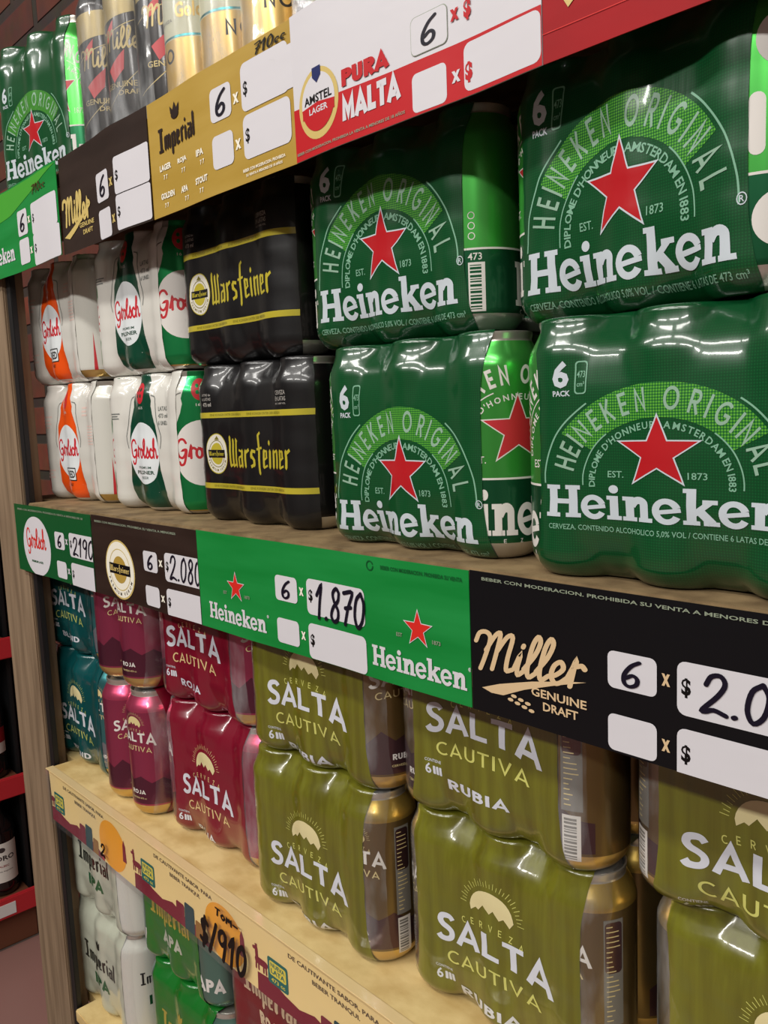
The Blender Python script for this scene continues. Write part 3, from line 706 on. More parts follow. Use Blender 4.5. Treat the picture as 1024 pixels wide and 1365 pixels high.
def wars_art():
    a = Art()
    for z in (106, 34.5):
        a.rect('gold_ink', -.0999, z*mm, .0999, (z+5.6)*mm, 1)
        put_text(a, 'w_olive', 'EINE KONIGIN UNTER DEN BIEREN', -58*mm, (z+1.6)*mm, -2*mm, (z+4)*mm, 2); put_text(a, 'w_olive', 'EINE KONIGIN UNTER DEN BIEREN', 8*mm, (z+1.6)*mm, 62*mm, (z+4)*mm, 2)
    cx, cz = -50*mm, 70*mm
    a.ell('gold_ink', cx, cz, 18.5*mm, 20.5*mm, 1); a.ell('w_white', cx, cz, 17.6*mm, 19.6*mm, 2); a.arcband('w_olive', cx, cz, 12.5*mm, 13.8*mm, 11.8*mm, 13*mm, 0, 360, 3)
    a.ell('gold_ink', cx, cz, 10*mm, 11*mm, 3); a.rect('black_film', cx-14*mm, cz-4*mm, cx+14*mm, cz+4*mm, 4)
    a.fit(bl_word('gold_ink', 'Warsteiner'), cx-12.5*mm, cz-3*mm, cx+12.5*mm, cz+3.4*mm, 5)
    arc_text(a, 'w_olive', 'PREMIUM VERUM', cx, cz, 15*mm, 16.6*mm, 200, 340, 2.6*mm, 3)
    a.poly('w_olive', [(cx-4*mm, cz+14*mm), (cx, cz+18*mm), (cx+4*mm, cz+14*mm)], 3)
    a.fit(bl_word('gold_ink', 'Warsteiner', .13), -28*mm, 50*mm, 74*mm, 92*mm, 2)
    put_text(a, 'grey_ink', 'LATAS 6x', -70*mm, 128*mm, -56*mm, 130.5*mm, 2); put_text(a, 'grey_ink', '6 LATAS', -70*mm, 123.5*mm, -56*mm, 126.5*mm, 2); put_text(a, 'grey_ink', '473 ml', -70*mm, 117.5*mm, -56*mm, 121.5*mm, 2, bold=.03)
    put_text(a, 'grey_ink', 'CERVEZA', 54*mm, 125*mm, 71*mm, 129*mm, 2); put_text(a, 'grey_ink', 'EN LATAS', 54*mm, 119.5*mm, 71*mm, 123.5*mm, 2); put_text(a, 'grey_ink', 'ALC. 4,8% VOL', 54*mm, 116*mm, 71*mm, 117.8*mm, 2)
    return a
def pils_art():
    a = Art().put(bottle_art('g_green', 'g_white', 'g_red', 'g_green', 'g_oval', 'p', dx=-3, kx=1.0))
    for i, s in enumerate(('LATAS', '473 ml', '6 UNID.')): put_text(a, 'g_grey', s, 32*mm, (116-i*8)*mm, 52*mm, (121-i*8)*mm, 2, bold=.02)
    GREY(a, 'g_grey', -72, 114, [18, 14, 16], 1.8)
    return a
def redale_art():
    a = Art().put(bottle_art('g_orange', 'g_white', 'g_red', 'ipa_black', 'g_oval', 'r', dx=-8, kx=.96, box=True))
    GREY(a, 'g_palepink', -74, 114, [22, 18, 20, 16], 3); GREY(a, 'g_palepink', 36, 124, [16, 14, 16], 3); GREY(a, 'g_palepink', -74, 40, [20, 14, 18], 3)
    GREY(a, 'g_palepink', 50, 100, [16]*7, 2.4)
    return a
def imp_art(ink, sub, subcol, zt=70):
    a = Art(); a.fit(bl_word(ink, 'Imperial', .17), -52*mm, zt*mm-8*mm, 44*mm, (zt+28)*mm, 2)
    a.fit(caps(subcol, sub, .25, .10), -24*mm, (zt-30)*mm, 22*mm, (zt-10)*mm, 2)
    a.ell(ink, -3*mm, (zt+34)*mm, 5*mm, 4*mm, 2); a.poly(ink, [(-9*mm, (zt+36)*mm), (-10*mm, (zt+44)*mm), (-6*mm, (zt+40)*mm), (-3*mm, (zt+46)*mm), (0, (zt+40)*mm), (4*mm, (zt+44)*mm), (3*mm, (zt+36)*mm)], 2)
    return a

# ------------------------------------------------------------------ the setting
SB, SCz, SA, SD = 0.0, -.3765, .394, -.753
mat('brick_base', (110, 60, 42), rough=.9)
m = MATS['brick_base']; nt = m.node_tree
bt = N(nt, 'ShaderNodeTexBrick', Scale=1.0); bt.inputs['Color1'].default_value = lin((132, 64, 38)); bt.inputs['Color2'].default_value = lin((88, 42, 30)); bt.inputs['Mortar'].default_value = lin((58, 46, 38))
bt.inputs['Mortar Size'].default_value = .011; bt.inputs['Brick Width'].default_value = .20; bt.inputs['Row Height'].default_value = .074; bt.inputs['Mortar Smooth'].default_value = .3
tc = nt.nodes.new('ShaderNodeTexCoord'); sx = nt.nodes.new('ShaderNodeSeparateXYZ'); cx_ = nt.nodes.new('ShaderNodeCombineXYZ')
nt.links.new(tc.outputs['Object'], sx.inputs[0]); nt.links.new(sx.outputs['X'], cx_.inputs['X']); nt.links.new(sx.outputs['Z'], cx_.inputs['Y']); nt.links.new(cx_.outputs[0], bt.inputs['Vector'])
nz = N(nt, 'ShaderNodeTexNoise', Scale=26.0, Detail=6.0); mxc = nt.nodes.new('ShaderNodeMixRGB'); mxc.blend_type = 'MULTIPLY'; mxc.inputs['Fac'].default_value = .7
nt.links.new(tc.outputs['Object'], nz.inputs['Vector']); nt.links.new(bt.outputs['Color'], mxc.inputs['Color1']); nt.links.new(nz.outputs['Color'], mxc.inputs['Color2']); nt.links.new(mxc.outputs['Color'], nt.nodes['Principled BSDF'].inputs['Base Color'])
bp = N(nt, 'ShaderNodeBump', Strength=.8, Distance=.012); nt.links.new(bt.outputs['Fac'], bp.inputs['Height']); bp.invert = True; nt.links.new(bp.outputs['Normal'], nt.nodes['Principled BSDF'].inputs['Normal'])
mat('tile_floor', (108, 84, 78), rough=.35)
m = MATS['tile_floor']; nt = m.node_tree
bt = N(nt, 'ShaderNodeTexBrick', Scale=1.0); bt.offset = 0; bt.inputs['Color1'].default_value = lin((158, 108, 98)); bt.inputs['Color2'].default_value = lin((134, 120, 116)); bt.inputs['Mortar'].default_value = lin((100, 88, 82))
bt.inputs['Mortar Size'].default_value = .006; bt.inputs['Brick Width'].default_value = .32; bt.inputs['Row Height'].default_value = .32
nt.links.new(coords(nt), bt.inputs['Vector']); nt.links.new(bt.outputs['Color'], nt.nodes['Principled BSDF'].inputs['Base Color'])
mat('ceiling_paint', (150, 146, 140), rough=.9)
mat('post_wood', (142, 120, 95), rough=.75, streak=((70, 70, 5), (112, 92, 70), 1), bump=((90, 90, 5), .3, .001))
mat('black_steel', (20, 20, 22), rough=.5)
mat('board_wood', (146, 122, 86), rough=.75, streak=((34, 34, 60), (106, 85, 56), 1), bump=((60, 60, 60), .3, .001))
mat('chip_wood', (226, 200, 140), rough=.65, streak=((22, 34, 40), (196, 164, 102), 1), bump=((50, 50, 50), .35, .001))
mat('rack_red', (196, 44, 52), rough=.45); mat('rack_wood', (112, 66, 44), rough=.6); mat('glass_dark', (16, 12, 14), rough=.08, coat=.5); mat('wine_label', (226, 222, 214), rough=.6); mat('label_red', (150, 22, 32), rough=.5); mat('label_ink', (60, 50, 50), rough=.6); mat('tag_white', (230, 228, 226), rough=.5)
def structure(name, x0, y0, z0, x1, y1, z1, m):
    o = link(name, simple(name, box(bmesh.new(), x0, y0, z0, x1, y1, z1), m)); o['kind'] = 'structure'; return o
FZ = -1.07
structure('floor', -4.2, -4.2, FZ-.05, 2.6, .30, FZ, 'tile_floor')
structure('ceiling', -4.2, -4.2, 2.3, 2.6, .30, 2.35, 'ceiling_paint')
structure('wall_back', -4.2, .245, FZ, 2.6, .30, 2.3, 'brick_base')
structure('wall_front', -4.2, -4.25, FZ, 2.6, -4.2, 2.3, 'ceiling_paint')
structure('wall_left', -4.25, -4.2, FZ, -4.2, .30, 2.3, 'ceiling_paint')
structure('wall_right', 2.6, -4.2, FZ, 2.65, .30, 2.3, 'ceiling_paint')

# shelving: post, steel upright, boards
def notched_board(name, z, th, m, label, x1=.9):
    bm = bmesh.new(); pts = [(-1.173, 0), (x1, 0), (x1, .235), (-1.275, .235), (-1.275, .031), (-1.173, .031)]
    lo = [bm.verts.new((x, y, z-th)) for x, y in pts]; hi = [bm.verts.new((x, y, z)) for x, y in pts]
    bm.faces.new(hi); bm.faces.new(lo[::-1])
    for k in range(6): bm.faces.new((lo[k], lo[(k+1) % 6], hi[(k+1) % 6], hi[k]))
    bmesh.ops.bevel(bm, geom=[e for e in bm.edges if all(abs(v.co.y) < 1e-6 for v in e.verts) and abs(e.verts[0].co.z-e.verts[1].co.z) < 1e-6], offset=.0012, segments=2, affect='EDGES')
    return tag(link(name, simple(name, bm, m)), label, 'shelf')
notched_board('shelf_board', SB, .018, 'board_wood', 'brown wooden shelf board under the middle row of beer packs')
notched_board('shelf_board', SCz, .018, 'chip_wood', 'pale yellow wooden shelf board with the sun-patterned strip on its edge')
notched_board('shelf_board', SA, .018, 'board_wood', 'top shelf board behind the gold and red price strips')
notched_board('shelf_board', SD, .018, 'chip_wood', 'lowest pale wooden shelf board, at the bottom edge of the photo')
t = link('wooden_post', simple('wooden_post', box(bmesh.new(), -1.302, 0, FZ, -1.1935, .028, .392, .002), 'post_wood')); tag(t, 'tall weathered grey-brown wooden post at the left end of the shelves', 'post')
bm = bmesh.new(); box(bm, -1.193, .004, FZ, -1.1775, .0115, .3755, .001)
t = link('steel_upright', simple('steel_upright', bm, 'black_steel')); tag(t, 'black steel shelf upright against the wooden post', 'upright')

# ------------------------------------------------------------------ price strips
def strip(name, label, x0, z0, x1, z1, base, art, y=-.006, wave=.0006, seed=0, kids=True):
    n = max(2, int((x1-x0)/.016)); S = np.linspace(x0, x1, n+1); Z = np.linspace(z0, z1, 7)
    P = np.array([[(s, y - wave*(1+math.sin(s*31+seed+z*6)) - .35*wave*math.sin(s*70+z*9+seed), z) for z in Z] for s in S])
    sf = Surf(S, Z, P); M = Mesh(); M.grid(P, sf.N, lambda i, j: base)
    B = P.copy(); B[:, :, 1] += .0007; B = B[::-1]; nb = -sf.N[::-1]
    M.grid(B, nb, lambda i, j: base)
    for E, nn in ((np.stack([P[:, -1], B[::-1, -1]], 1), (0, 0, 1)), (np.stack([B[::-1, 0], P[:, 0]], 1), (0, 0, -1)), (np.stack([B[-1, :], P[0, :]], 0), (-1, 0, 0)), (np.stack([P[-1, :], B[0, :]], 0), (1, 0, 0))):
        q = np.zeros_like(E); q[:, :] = nn; M.grid(E, q, lambda i, j: base)
    if art: M.art(sf, art, base=2e-4, step=1.3e-4)
    return tag(link(name, M.data(name)), label, 'price strip', 'price strips on the shelf edges')
def R(a, m, x0, z0, x1, z1, r=4, o=2): a.rrect(m, x0*mm, z0*mm, x1*mm, z1*mm, r*mm, o)
def T(a, m, s, x0, z0, x1, z1, o=3, bold=.02, shear=0): put_text(a, m, s, x0*mm, z0*mm, x1*mm, z1*mm, o, bold, shear)
def Hn(a, m, s, x0, z0, x1, z1, w=.09, o=6): a.fit(hand(m, s, w), x0*mm, z0*mm, x1*mm, z1*mm, o)
def boxes(a, x6, xp, xe, zt, six='s_ink', xs='s_cream', dol='s_black_ink', gap=37.5, h6=22, hp=30, w6=31, xw=None):
    for k in (0, 1):
        z = zt-k*gap
        R(a, 's_white', x6, z-h6-2, x6+w6, z-2, 4); R(a, 's_white', xp, z-hp, xe, z, 5)
        T(a, xs, 'x', x6+w6+3, z-h6/2-5, xp-4, z-h6/2+2, bold=.04); T(a, dol, '$', xp+2.5, z-hp/2-5, xp+8, z-hp/2+6, bold=.03)
    Hn(a, six, '6', x6+9, zt-h6, x6+22, zt-5, .13)
# middle row (z relative to shelf B)
a = Art(); a.ell('s_white', -1.1375, -.0555, .0455, .040, 1); a.fit(script('s_star', 'Grolsch', .10), -1.170, -.068, -1.106, -.030, 3); T(a, 's_darkgreen', 'PREMIUM LAGER', -1157, -78, -1120, -75)
boxes(a, -1074, -1028, -956, -28, xs='s_white'); Hn(a, 's_ink', '2190', -1018, -56, -957, -31, .10)
T(a, 's_paleline', 'BEBER CON MODERACION. PROHIBIDA SU VENTA A MENORES DE 18', -1195, -9, -980, -6.5)
strip('price_strip', 'dark green price strip with a white oval logo and handwritten 2190', -1.209, -.094, -.9605, -.0015, 's_darkgreen', a, seed=1)
a = Art(); cx, cz = -.8925, -.0595
a.ell('s_goldink', cx, cz, .0365, .034, 1); a.ell('s_cream', cx, cz, .0345, .032, 2); a.arcband('s_goldink', cx, cz, .026, .024, .025, .023, 0, 360, 3); a.ell('s_gold', cx, cz, .017, .0155, 3)
a.rect('s_black', cx-.026, cz-.0055, cx+.026, cz+.0065, 4); a.fit(bl_word('s_goldink', 'Warsteiner'), cx-.024, cz-.0045, cx+.024, cz+.0060, 5); arc_text(a, 's_brown', 'PREMIUM VERUM', cx, cz, .030, .0278, 200, 340, .004, 3)
boxes(a, -832, -786, -716, -29); Hn(a, 's_ink', '2.080', -777, -57, -715, -30, .10)
T(a, 's_paleline', 'BEBER CON MODERACION. PROHIBIDA SU VENTA A MENORES', -950, -9, -760, -6.5)
strip('price_strip', 'dark brown price strip with a round gold logo and handwritten 2.080', -.960, -.0945, -.7205, -.0010, 's_brown', a, seed=2)
a = Art()
for x in (-.6535, -.4185):
    a.star('s_white', x, -.0485, .0155, .0150, 2); a.star('s_star', x, -.0485, .0138, .0133, 3)
    T(a, 's_paleline', 'EST', x*1000-22, -57, x*1000-16, -54); T(a, 's_paleline', '1873', x*1000+14, -57, x*1000+22, -54)
    a.fit(slab_word('s_white'), x-.0495, -.0845, x+.0455, -.0675, 3); T(a, 's_white', '®', x*1000+47, -70, x*1000+50, -67)
boxes(a, -592, -548, -475, -27); Hn(a, 's_ink', '1.870', -536, -60, -474, -28, .12)
a.arcband('s_darkgreen', -.467, -.0075, .004, .004, .003, .003, 20, 360, 2, 16)
T(a, 's_darkgreen', 'BEBER CON MODERACION. PROHIBIDA SU VENTA', -455, -9, -375, -6)
strip('price_strip', 'bright green price strip with two red stars and handwritten 1.870', -.720, -.0950, -.3695, -.0005, 's_green', a, seed=3)
a = Art()
mw = Art().put(script('s_sand', 'Miller', .115), shear=.25); mr_ = Art().put(mw, rot=.045); a.fit(mr_, -.366, -.067, -.277, -.034, 3)
a.poly('s_sand', [(-.360, -.0785), (-.345, -.0730), (-.318, -.0655), (-.290, -.0595), (-.278, -.0575), (-.300, -.0640), (-.325, -.0725), (-.342, -.0800), (-.352, -.0805)], 3)
for k in range(7): a.ell('s_sand', -.336+k*.0028, -.0800-.0006*k+(.002 if k % 2 else -.0015), .0024, .0012, 3, 8)
T(a, 's_sand', 'GENUINE', -319, -74.5, -278, -69, bold=.02); T(a, 's_sand', 'DRAFT', -310, -82.5, -284, -77, bold=.02)
boxes(a, -263.5, -220.5, -140, -32.5, xs='s_sand'); Hn(a, 's_ink', '2.080', -208, -59, -140, -35, .12)
T(a, 's_paleline', 'BEBER CON MODERACION. PROHIBIDA SU VENTA A MENORES DE 18 AÑOS. CERVEZA', -358, -5.5, -110, -2.8)
strip('price_strip', 'black price strip with gold script lettering, rightmost of the middle shelf', -.369, -.0955, .06, .0, 's_black', a, wave=.0003, seed=4)
# top row
a = Art(); a.poly('s_lightgreen', [(-1.30, .352), (-1.12, .368), (-.970, .398), (-1.30, .400)], 1)
a.star('s_white', -1.1735, .3495, .0150, .0160, 2); a.star('s_star', -1.1735, .3495, .0133, .0142, 3); a.fit(slab_word('s_white'), -1.215, .313, -1.116, .334, 3)
for k in (0, 1):
    R(a, 's_white', -1098, 338-k*34, -1066, 368-k*34, 4); R(a, 's_white', -1052, 333-k*36, -972+k*4, 369-k*36, 4); T(a, 's_cream', 'x', -1064, 349-k*36, -1056, 357-k*36, bold=.04); T(a, 's_black_ink', '$', -1049, 346-k*35, -1043, 357-k*35)
Hn(a, 's_ink', '6', -1090, 342, -1074, 363, .12); Hn(a, 's_brownink', '710cc', -1042, 378, -998, 389, .12)
strip('price_strip', 'green price strip with a red star, leftmost on the top shelf', -1.33, .297, -.9685, .4005, 's_green', a, y=-.0075, wave=.0012, seed=5)
a = Art()
for k in (0, 1):
    R(a, 's_white', -873, 334-k*37, -841, 363-k*37, 4); R(a, 's_white', -826, 333-k*35, -757, 369-k*37, 4); T(a, 's_goldink', 'x', -838, 344-k*36, -830, 352-k*36, bold=.04); T(a, 's_black_ink', '$', -823, 345-k*35, -817, 356-k*35)
Hn(a, 's_ink', '6', -865, 338, -849, 359, .12)
a.fit(script('s_goldink', 'Miller', .14), -.964, .324, -.892, .358, 3); a.poly('s_goldink', [(-.962, .314), (-.925, .327), (-.893, .340), (-.893, .337), (-.930, .319), (-.950, .311)], 3); T(a, 's_goldink', 'GENUINE', -922, 318, -886, 323); T(a, 's_goldink', 'DRAFT', -914, 310, -890, 315)
strip('price_strip', 'dark brown price strip with script lettering under the black top-shelf pack', -.967, .2965, -.7575, .4005, 's_brown', a, wave=.0018, seed=6)
a = Art()
for k in (0, 1):
    R(a, 's_white', -645, 354-k*38, -614, 381-k*38, 5); R(a, 's_white', -599, 351-k*37, -536, (388 if k == 0 else 348), 6)
    T(a, 's_cream', 'x', -611, 361-k*36, -603, 369-k*36, bold=.04); T(a, 's_black_ink', '$', -596, 362-k*36, -590, 374-k*36)
a.rect('s_white', -.560, .352, -.5315, .3835, 2)
Hn(a, 's_ink', '6', -637, 357, -621, 378, .12); Hn(a, 's_black_ink', '710cc', -577, 388.5, -537, 398, .13)
a.fit(bl_word('s_brown', 'Imperial', .18), -.738, .346, -.672, .374, 3); a.ell('s_brown', -.7055, .3795, .007, .004, 3); a.poly('s_brown', [(-.713, .381), (-.714, .388), (-.709, .384), (-.7055, .390), (-.702, .384), (-.697, .388), (-.698, .381)], 3)
for s, x, z in (('LAGER', -739, 336), ('ROJA', -706, 335), ('IPA', -672, 334), ('GOLDEN', -740, 311), ('APA', -703, 310), ('STOUT', -676, 311)):
    T(a, 's_cream', s, x, z, x+len(s)*4.1, z+5.5, bold=.04); T(a, 's_cream', '7 7', x+6, z-8, x+13, z-4)
T(a, 's_cream', 'BEBER CON MODERACION. PROHIBIDA', -602, 305, -545, 307.5); T(a, 's_cream', 'SU VENTA A MENORES DE 18 AÑOS', -598, 301, -549, 303.5)
strip('price_strip', 'gold price strip with a crown and dark blackletter word, top shelf', -.757, .2965, -.5315, .4005, 's_gold', a, wave=.0008, seed=7)
a = Art(); a.poly('s_red', [(-.5315, .2965), (-.3015, .2965), (-.3015, .3285), (-.42, .3300), (-.5315, .3340)], 1)
a.ell('s_goldink', -.5005, .3315, .0235, .0245, 2); a.ell('s_white', -.5005, .3325, .0195, .0200, 3); a.arcband('s_red', -.5005, .3325, .0195, .0200, .0001, .0001, 186, 354, 4, 24); a.rect('s_red', -.5195, .3235, -.4815, .3305, 4)
T(a, 's_black_ink', 'AMSTEL', -516.5, 332.5, -484, 338.5, 5, .02); T(a, 's_white', 'LAGER', -511, 325, -489, 329.5, 5, .02); a.poly('s_navy', [(-.5055, .3565), (-.4955, .3565), (-.4955, .350), (-.5005, .3455), (-.5055, .350)], 5)
a.fit(caps('s_red', 'PURA', .27, .07), -.473, .3335, -.425, .3475, 4); a.fit(caps('s_white', 'MALTA', .27, .07), -.4735, .3105, -.415, .3305, 4)
R(a, 's_paleline', -405, 332.5, -373.5, 356, 4, 2); R(a, 's_white', -404.6, 332.9, -373.9, 355.6, 4, 3); R(a, 's_white', -405, 298, -375.5, 322, 4, 2); R(a, 's_white', -361, 299, -302, 327, 5, 2)
for z in (343, 307): T(a, 's_red' if z > 330 else 's_white', 'x', -371, z, -364, z+7, 4, .05); T(a, 's_red', '$', -360, z-3, -354, z+9, 4, .05)
T(a, 's_paleline', 'BEBER CON MODERACION. PROHIBIDA LA VENTA A MENORES DE 18 AÑOS', -529, 300.5, -412, 303, 4)
Hn(a, 's_ink', '6', -396, 336, -382, 353, .11)
strip('price_strip', 'white and red price strip with a round gold badge, top shelf', -.531, .2965, -.3015, .4005, 's_white', a, wave=.0010, seed=8)
a = Art(); a.poly('s_goldink', [(-.288, .3275), (-.262, .345), (-.235, .352), (-.235, .347), (-.262, .338), (-.284, .321)], 2); a.poly('s_star', [(-.288, .330), (-.262, .352), (-.235, .360), (-.235, .352), (-.262, .345)], 3); a.rect('s_star', -.3012, .3120, .05, .3124, 2)
strip('price_strip', 'plain deep red price strip, rightmost on the top shelf', -.301, .2965, .06, .4005, 's_deepred', a, wave=.0008, seed=9)
# sun-patterned strip of the lower shelf, in a clear plastic channel
a = Art(); random.seed(4)
for k in range(5):
    o = -1.176+.2595*k
    a.ell('p_sun', o+.196, -.4220, .0385, .0315, 2)
    hill = [(o-.004, -.4335), (o+.02, -.431), (o+.04, -.437), (o+.062, -.4400), (o+.085, -.4345), (o+.10, -.4375), (o+.118, -.441), (o+.14, -.4385), (o+.165, -.4470), (o+.165, -.4525), (o-.004, -.4525)]
    a.poly('p_maroon', hill, 3)
    lx, lz = o-.009, -.4305
    for pts, w in (([(.005, .0095), (.0185, .0095)], .0075), ([(.005, .008), (.0045, .022)], .0048), ([(.005, .0215), (.000, .0208)], .0038), ([(.0052, .022), (.0058, .0258)], .0016), ([(.0036, .022), (.0036, .0255)], .0016),
                   ([(.0035, .009), (.0030, .0005)], .0024), ([(.0075, .009), (.0075, .0005)], .0024), ([(.0160, .009), (.0155, .0005)], .0024), ([(.0195, .009), (.0200, .0005)], .0024), ([(.0205, .0115), (.0232, .0095)], .0026)):
        a.stroke('p_maroon', [(lx+u, lz+v) for u, v in pts], w, 4)
    a.rrect('p_teal', o+.014, -.4345, o+.046, -.4075, .003, 4); a.rrect('p_yellow', o+.017, -.4255, o+.043, -.4110, .002, 5)
    T(a, 'p_teal', 'NUEVA', o*1000+19, -417, o*1000+41, -412.5, 6, .03); T(a, 'p_teal', 'LATA', o*1000+19, -423.5, o*1000+41, -418.5, 6, .03); T(a, 'p_yellow', '473 cc', o*1000+19, -432, o*1000+41, -428, 6, .02)
    T(a, 'p_text', 'DE CAUTIVANTE SABOR, PARA', o*1000+49, -394.5, o*1000+176, -389, 4, .02); T(a, 'p_text', 'BEBER TRANQUI.', o*1000+84, -404, o*1000+150, -398.5, 4, .02)
    a.rrect('p_maroon', o+.094, -.4530, o+.112, -.427, .003, 5); a.rrect('p_darkteal', o+.113, -.4530, o+.134, -.4215, .003, 6); a.rrect('p_brown', o+.136, -.4530, o+.152, -.4325, .003, 5)
    a.poly('p_red', [(o+.163, -.4525), (o+.1665, -.444), (o+.171, -.444), (o+.170, -.4525)], 5)
    a.poly('p_maroon', [(o+.225, -.431), (o+.2265, -.4095), (o+.230, -.4025), (o+.2335, -.4095), (o+.235, -.431)], 4)
root = bpy.data.objects.new('shelf_edge_strip', None); C.objects.link(root); root.location = (0, 0, SCz); root.empty_display_size = .02
tag(root, 'cream strip of suns and llamas in a clear channel on the lower shelf edge', 'price strip', 'price strips on the shelf edges')
def sheet(name, S, Z, P, base, art, parent, off=(0, 0, 0)):
    sf = Surf(S, Z, P); M = Mesh(); M.grid(P, sf.N, lambda i, j: base)
    if art: M.art(sf, art, base=1e-4, step=5e-5)
    o = link(name, M.data(name), parent); o.location = Vector(off)-Vector(parent.location); return o
S = np.linspace(-1.173, .06, 60); Z = np.linspace(-.4525, -.3800, 8)
P = np.array([[(s, -.006-.0010*math.sin((z+.38)*40)-.0006*math.sin(s*25), z) for z in Z] for s in S])
sheet('paper_insert', S, Z, P, 'p_cream', a, root)
Hart = Art()
Hn(Hart, 's_black_ink', 'Tom-', -727, -402, -684, -391, .16); Hn(Hart, 's_black_ink', '$/910', -764, -451, -672, -410, .17); Hart2 = Art(); Hn(Hart2, 's_black_ink', '2', -1008, -443, -992, -424, .18)
P2 = P.copy(); P2[:, :, 1] -= .0012
S3 = S; Z3 = np.linspace(-.4545, -.3765, 8)
P3_ = np.array([[(s, -.0105-.0012*math.sin((z+.38)*40)-.0006*math.sin(s*25), z) for z in Z3] for s in S3])
ch = sheet('clear_channel', S3, Z3, P3_, 'clear_channel', None, root)
sf = Surf(S3, Z3, P3_); M = Mesh(); M.art(sf, Hart, base=3e-4, step=5e-5); link('handwritten_price', M.data('handwritten_price'), root).location = (0, 0, -SCz)
M = Mesh(); M.art(sf, Hart2, base=3e-4, step=5e-5); link('handwritten_price', M.data('handwritten_price'), root).location = (0, 0, -SCz)
bm = bmesh.new(); box(bm, -1.173, -.0108, .0002, .06, .0005, .0014, .0004)
mat('clear_lip', (226, 200, 148), rough=.2, coat=.6)
link('channel_lip', simple('channel_lip', bm, 'clear_lip'), root)

# ------------------------------------------------------------------ packs on the middle shelf
H2 = .1600
def hp(label, loc, yaw, dz, rot, rng, hs=1.0, kind='star', k=1.0):
    w = wrap_mesh('star_film', 'h_green', star_art(dz, k), rng=rng, hs=hs)
    return pack('beer_pack', label, 'green six-packs with a red star', loc, yaw, w, kind, rot, hs=hs)
hp('green red-star six-pack, lower of the stack right of the black packs', (-.4580, .0859, SB), .8, -16.4, {2: 64, 5: 150, 0: 25}, 1, k=1.2)
hp('green red-star six-pack, upper of the stack right of the black packs', (-.4899, .1028, SB+H2), 3.5, -4.7, {2: -158, 5: 150, 0: 10}, 2, k=1.27)
hp('large green red-star six-pack standing lowest at the right edge', (-.2427, .0730, SB), 2.6, .8, {2: 40, 5: 150, 0: 27}, 3, k=.963)
hp('green red-star six-pack on top at the right, under the plain red strip', (-.2645, .0901, SB+H2), -6.7, -8.6, {2: -106, 5: 150, 0: 10}, 4, k=1.27)
hp('tall green red-star six-pack at the left end of the top shelf', (-1.1380, .0990, SA), 9.5, 8.2, {2: -4, 5: 150, 0: 0}, 5, 1.3, 'star710', 1.19)
WA = wars_art()
for lab, loc, yw, rg in (('matt black six-pack with gold bands, lower of the two', (-.693, .1031, SB), .1, 6), ('matt black six-pack with gold bands, upper of the two', (-.7110, .1060, SB+H2), 0, 7)):
    pack('beer_pack', lab, 'black six-packs with gold bands', loc, yw, wrap_mesh('black_film', 'black_film', WA, T0=.100, rng=rg, opening=.002), 'black')
GA = pils_art()
for lab, loc, yw, rg in (('white six-pack with a green swing-top bottle, on the shelf board', (-.9110, .1089, SB), 2.5, 8), ('white six-pack with a green swing-top bottle, stacked on top', (-.9190, .1060, SB+H2), 1.2, 9)):
    pack('beer_pack', lab, 'white six-packs with a green bottle', loc, yw, wrap_mesh('pilsner_film', 'g_white', GA, T0=.072, rng=rg, opening=.006), 'pilsner', {2: 62, 5: 20, 0: 30})
RA = redale_art()
for lab, loc, yw, rg in (('white six-pack with an orange bottle, on the shelf board', (-1.1300, .1126, SB), 2.5, 10), ('white six-pack with an orange bottle, stacked on top', (-1.1420, .1080, SB+H2), 1.5, 11)):
    pack('beer_pack', lab, 'white six-packs with an orange bottle', loc, yw, wrap_mesh('red_ale_film', 'g_white', RA, T0=.068, rng=rg, opening=.006), 'orange', {2: 62, 5: 80, 0: 0})

# ------------------------------------------------------------------ packs on the lower shelf
def sp(label, group, loc, yaw, dz, var, base, yel, kind, rot, rng, T0=.0775, margin='clear_margin', dx=0, kx=1.0):
    w = wrap_mesh('printed_film', base, valley_art(dz, var, yel, dx, kx), rng=rng, T0=T0, margin=margin)
    return pack('beer_pack', label, group, loc, yaw, w, kind, rot)
go, gr, gt = 'olive green six-packs', 'dark red six-packs', 'dark teal six-packs'
Z1, Z2 = SCz, SCz+H2
sp('olive six-pack standing on the pale board beside the dark red packs', go, (-.6042, .0838, Z1), 1.7, -8, 'RUBIA', 'olive', 'olive_ink', 'olive', {2: 4, 5: 150, 0: 0}, 12)
sp('olive six-pack on top of the one beside the dark red packs', go, (-.5985, .0870, Z2), 2, -6, 'RUBIA', 'olive', 'olive_ink', 'olive', {2: 78, 5: 150, 0: 0}, 13)
sp('olive six-pack on the pale board in the middle of the three olive stacks', go, (-.3976, .1020, Z1), 2.2, 0, 'RUBIA', 'olive', 'olive_ink', 'olive', {2: -17, 5: 150, 0: 0}, 14)
sp('olive six-pack on top of the middle olive stack, below the black strip', go, (-.3986, .0993, Z2), .5, 15, 'RUBIA', 'olive', 'olive_ink', 'olive', {2: -56, 5: 150, 0: 0}, 15, T0=.0690)
sp('olive six-pack at the bottom right corner, mostly cut off', go, (-.1830, .1240, Z1), -.5, 0, 'RUBIA', 'olive', 'olive_ink', 'olive', {2: 100, 5: 150, 0: -140}, 16)
sp('olive six-pack at the right edge with a barcode strip on its left side', go, (-.1900, .1121, Z2), -1.4, -24, 'RUBIA', 'olive', 'olive_ink', 'olive', {2: 100, 5: 150, 0: -112}, 17, T0=.070)
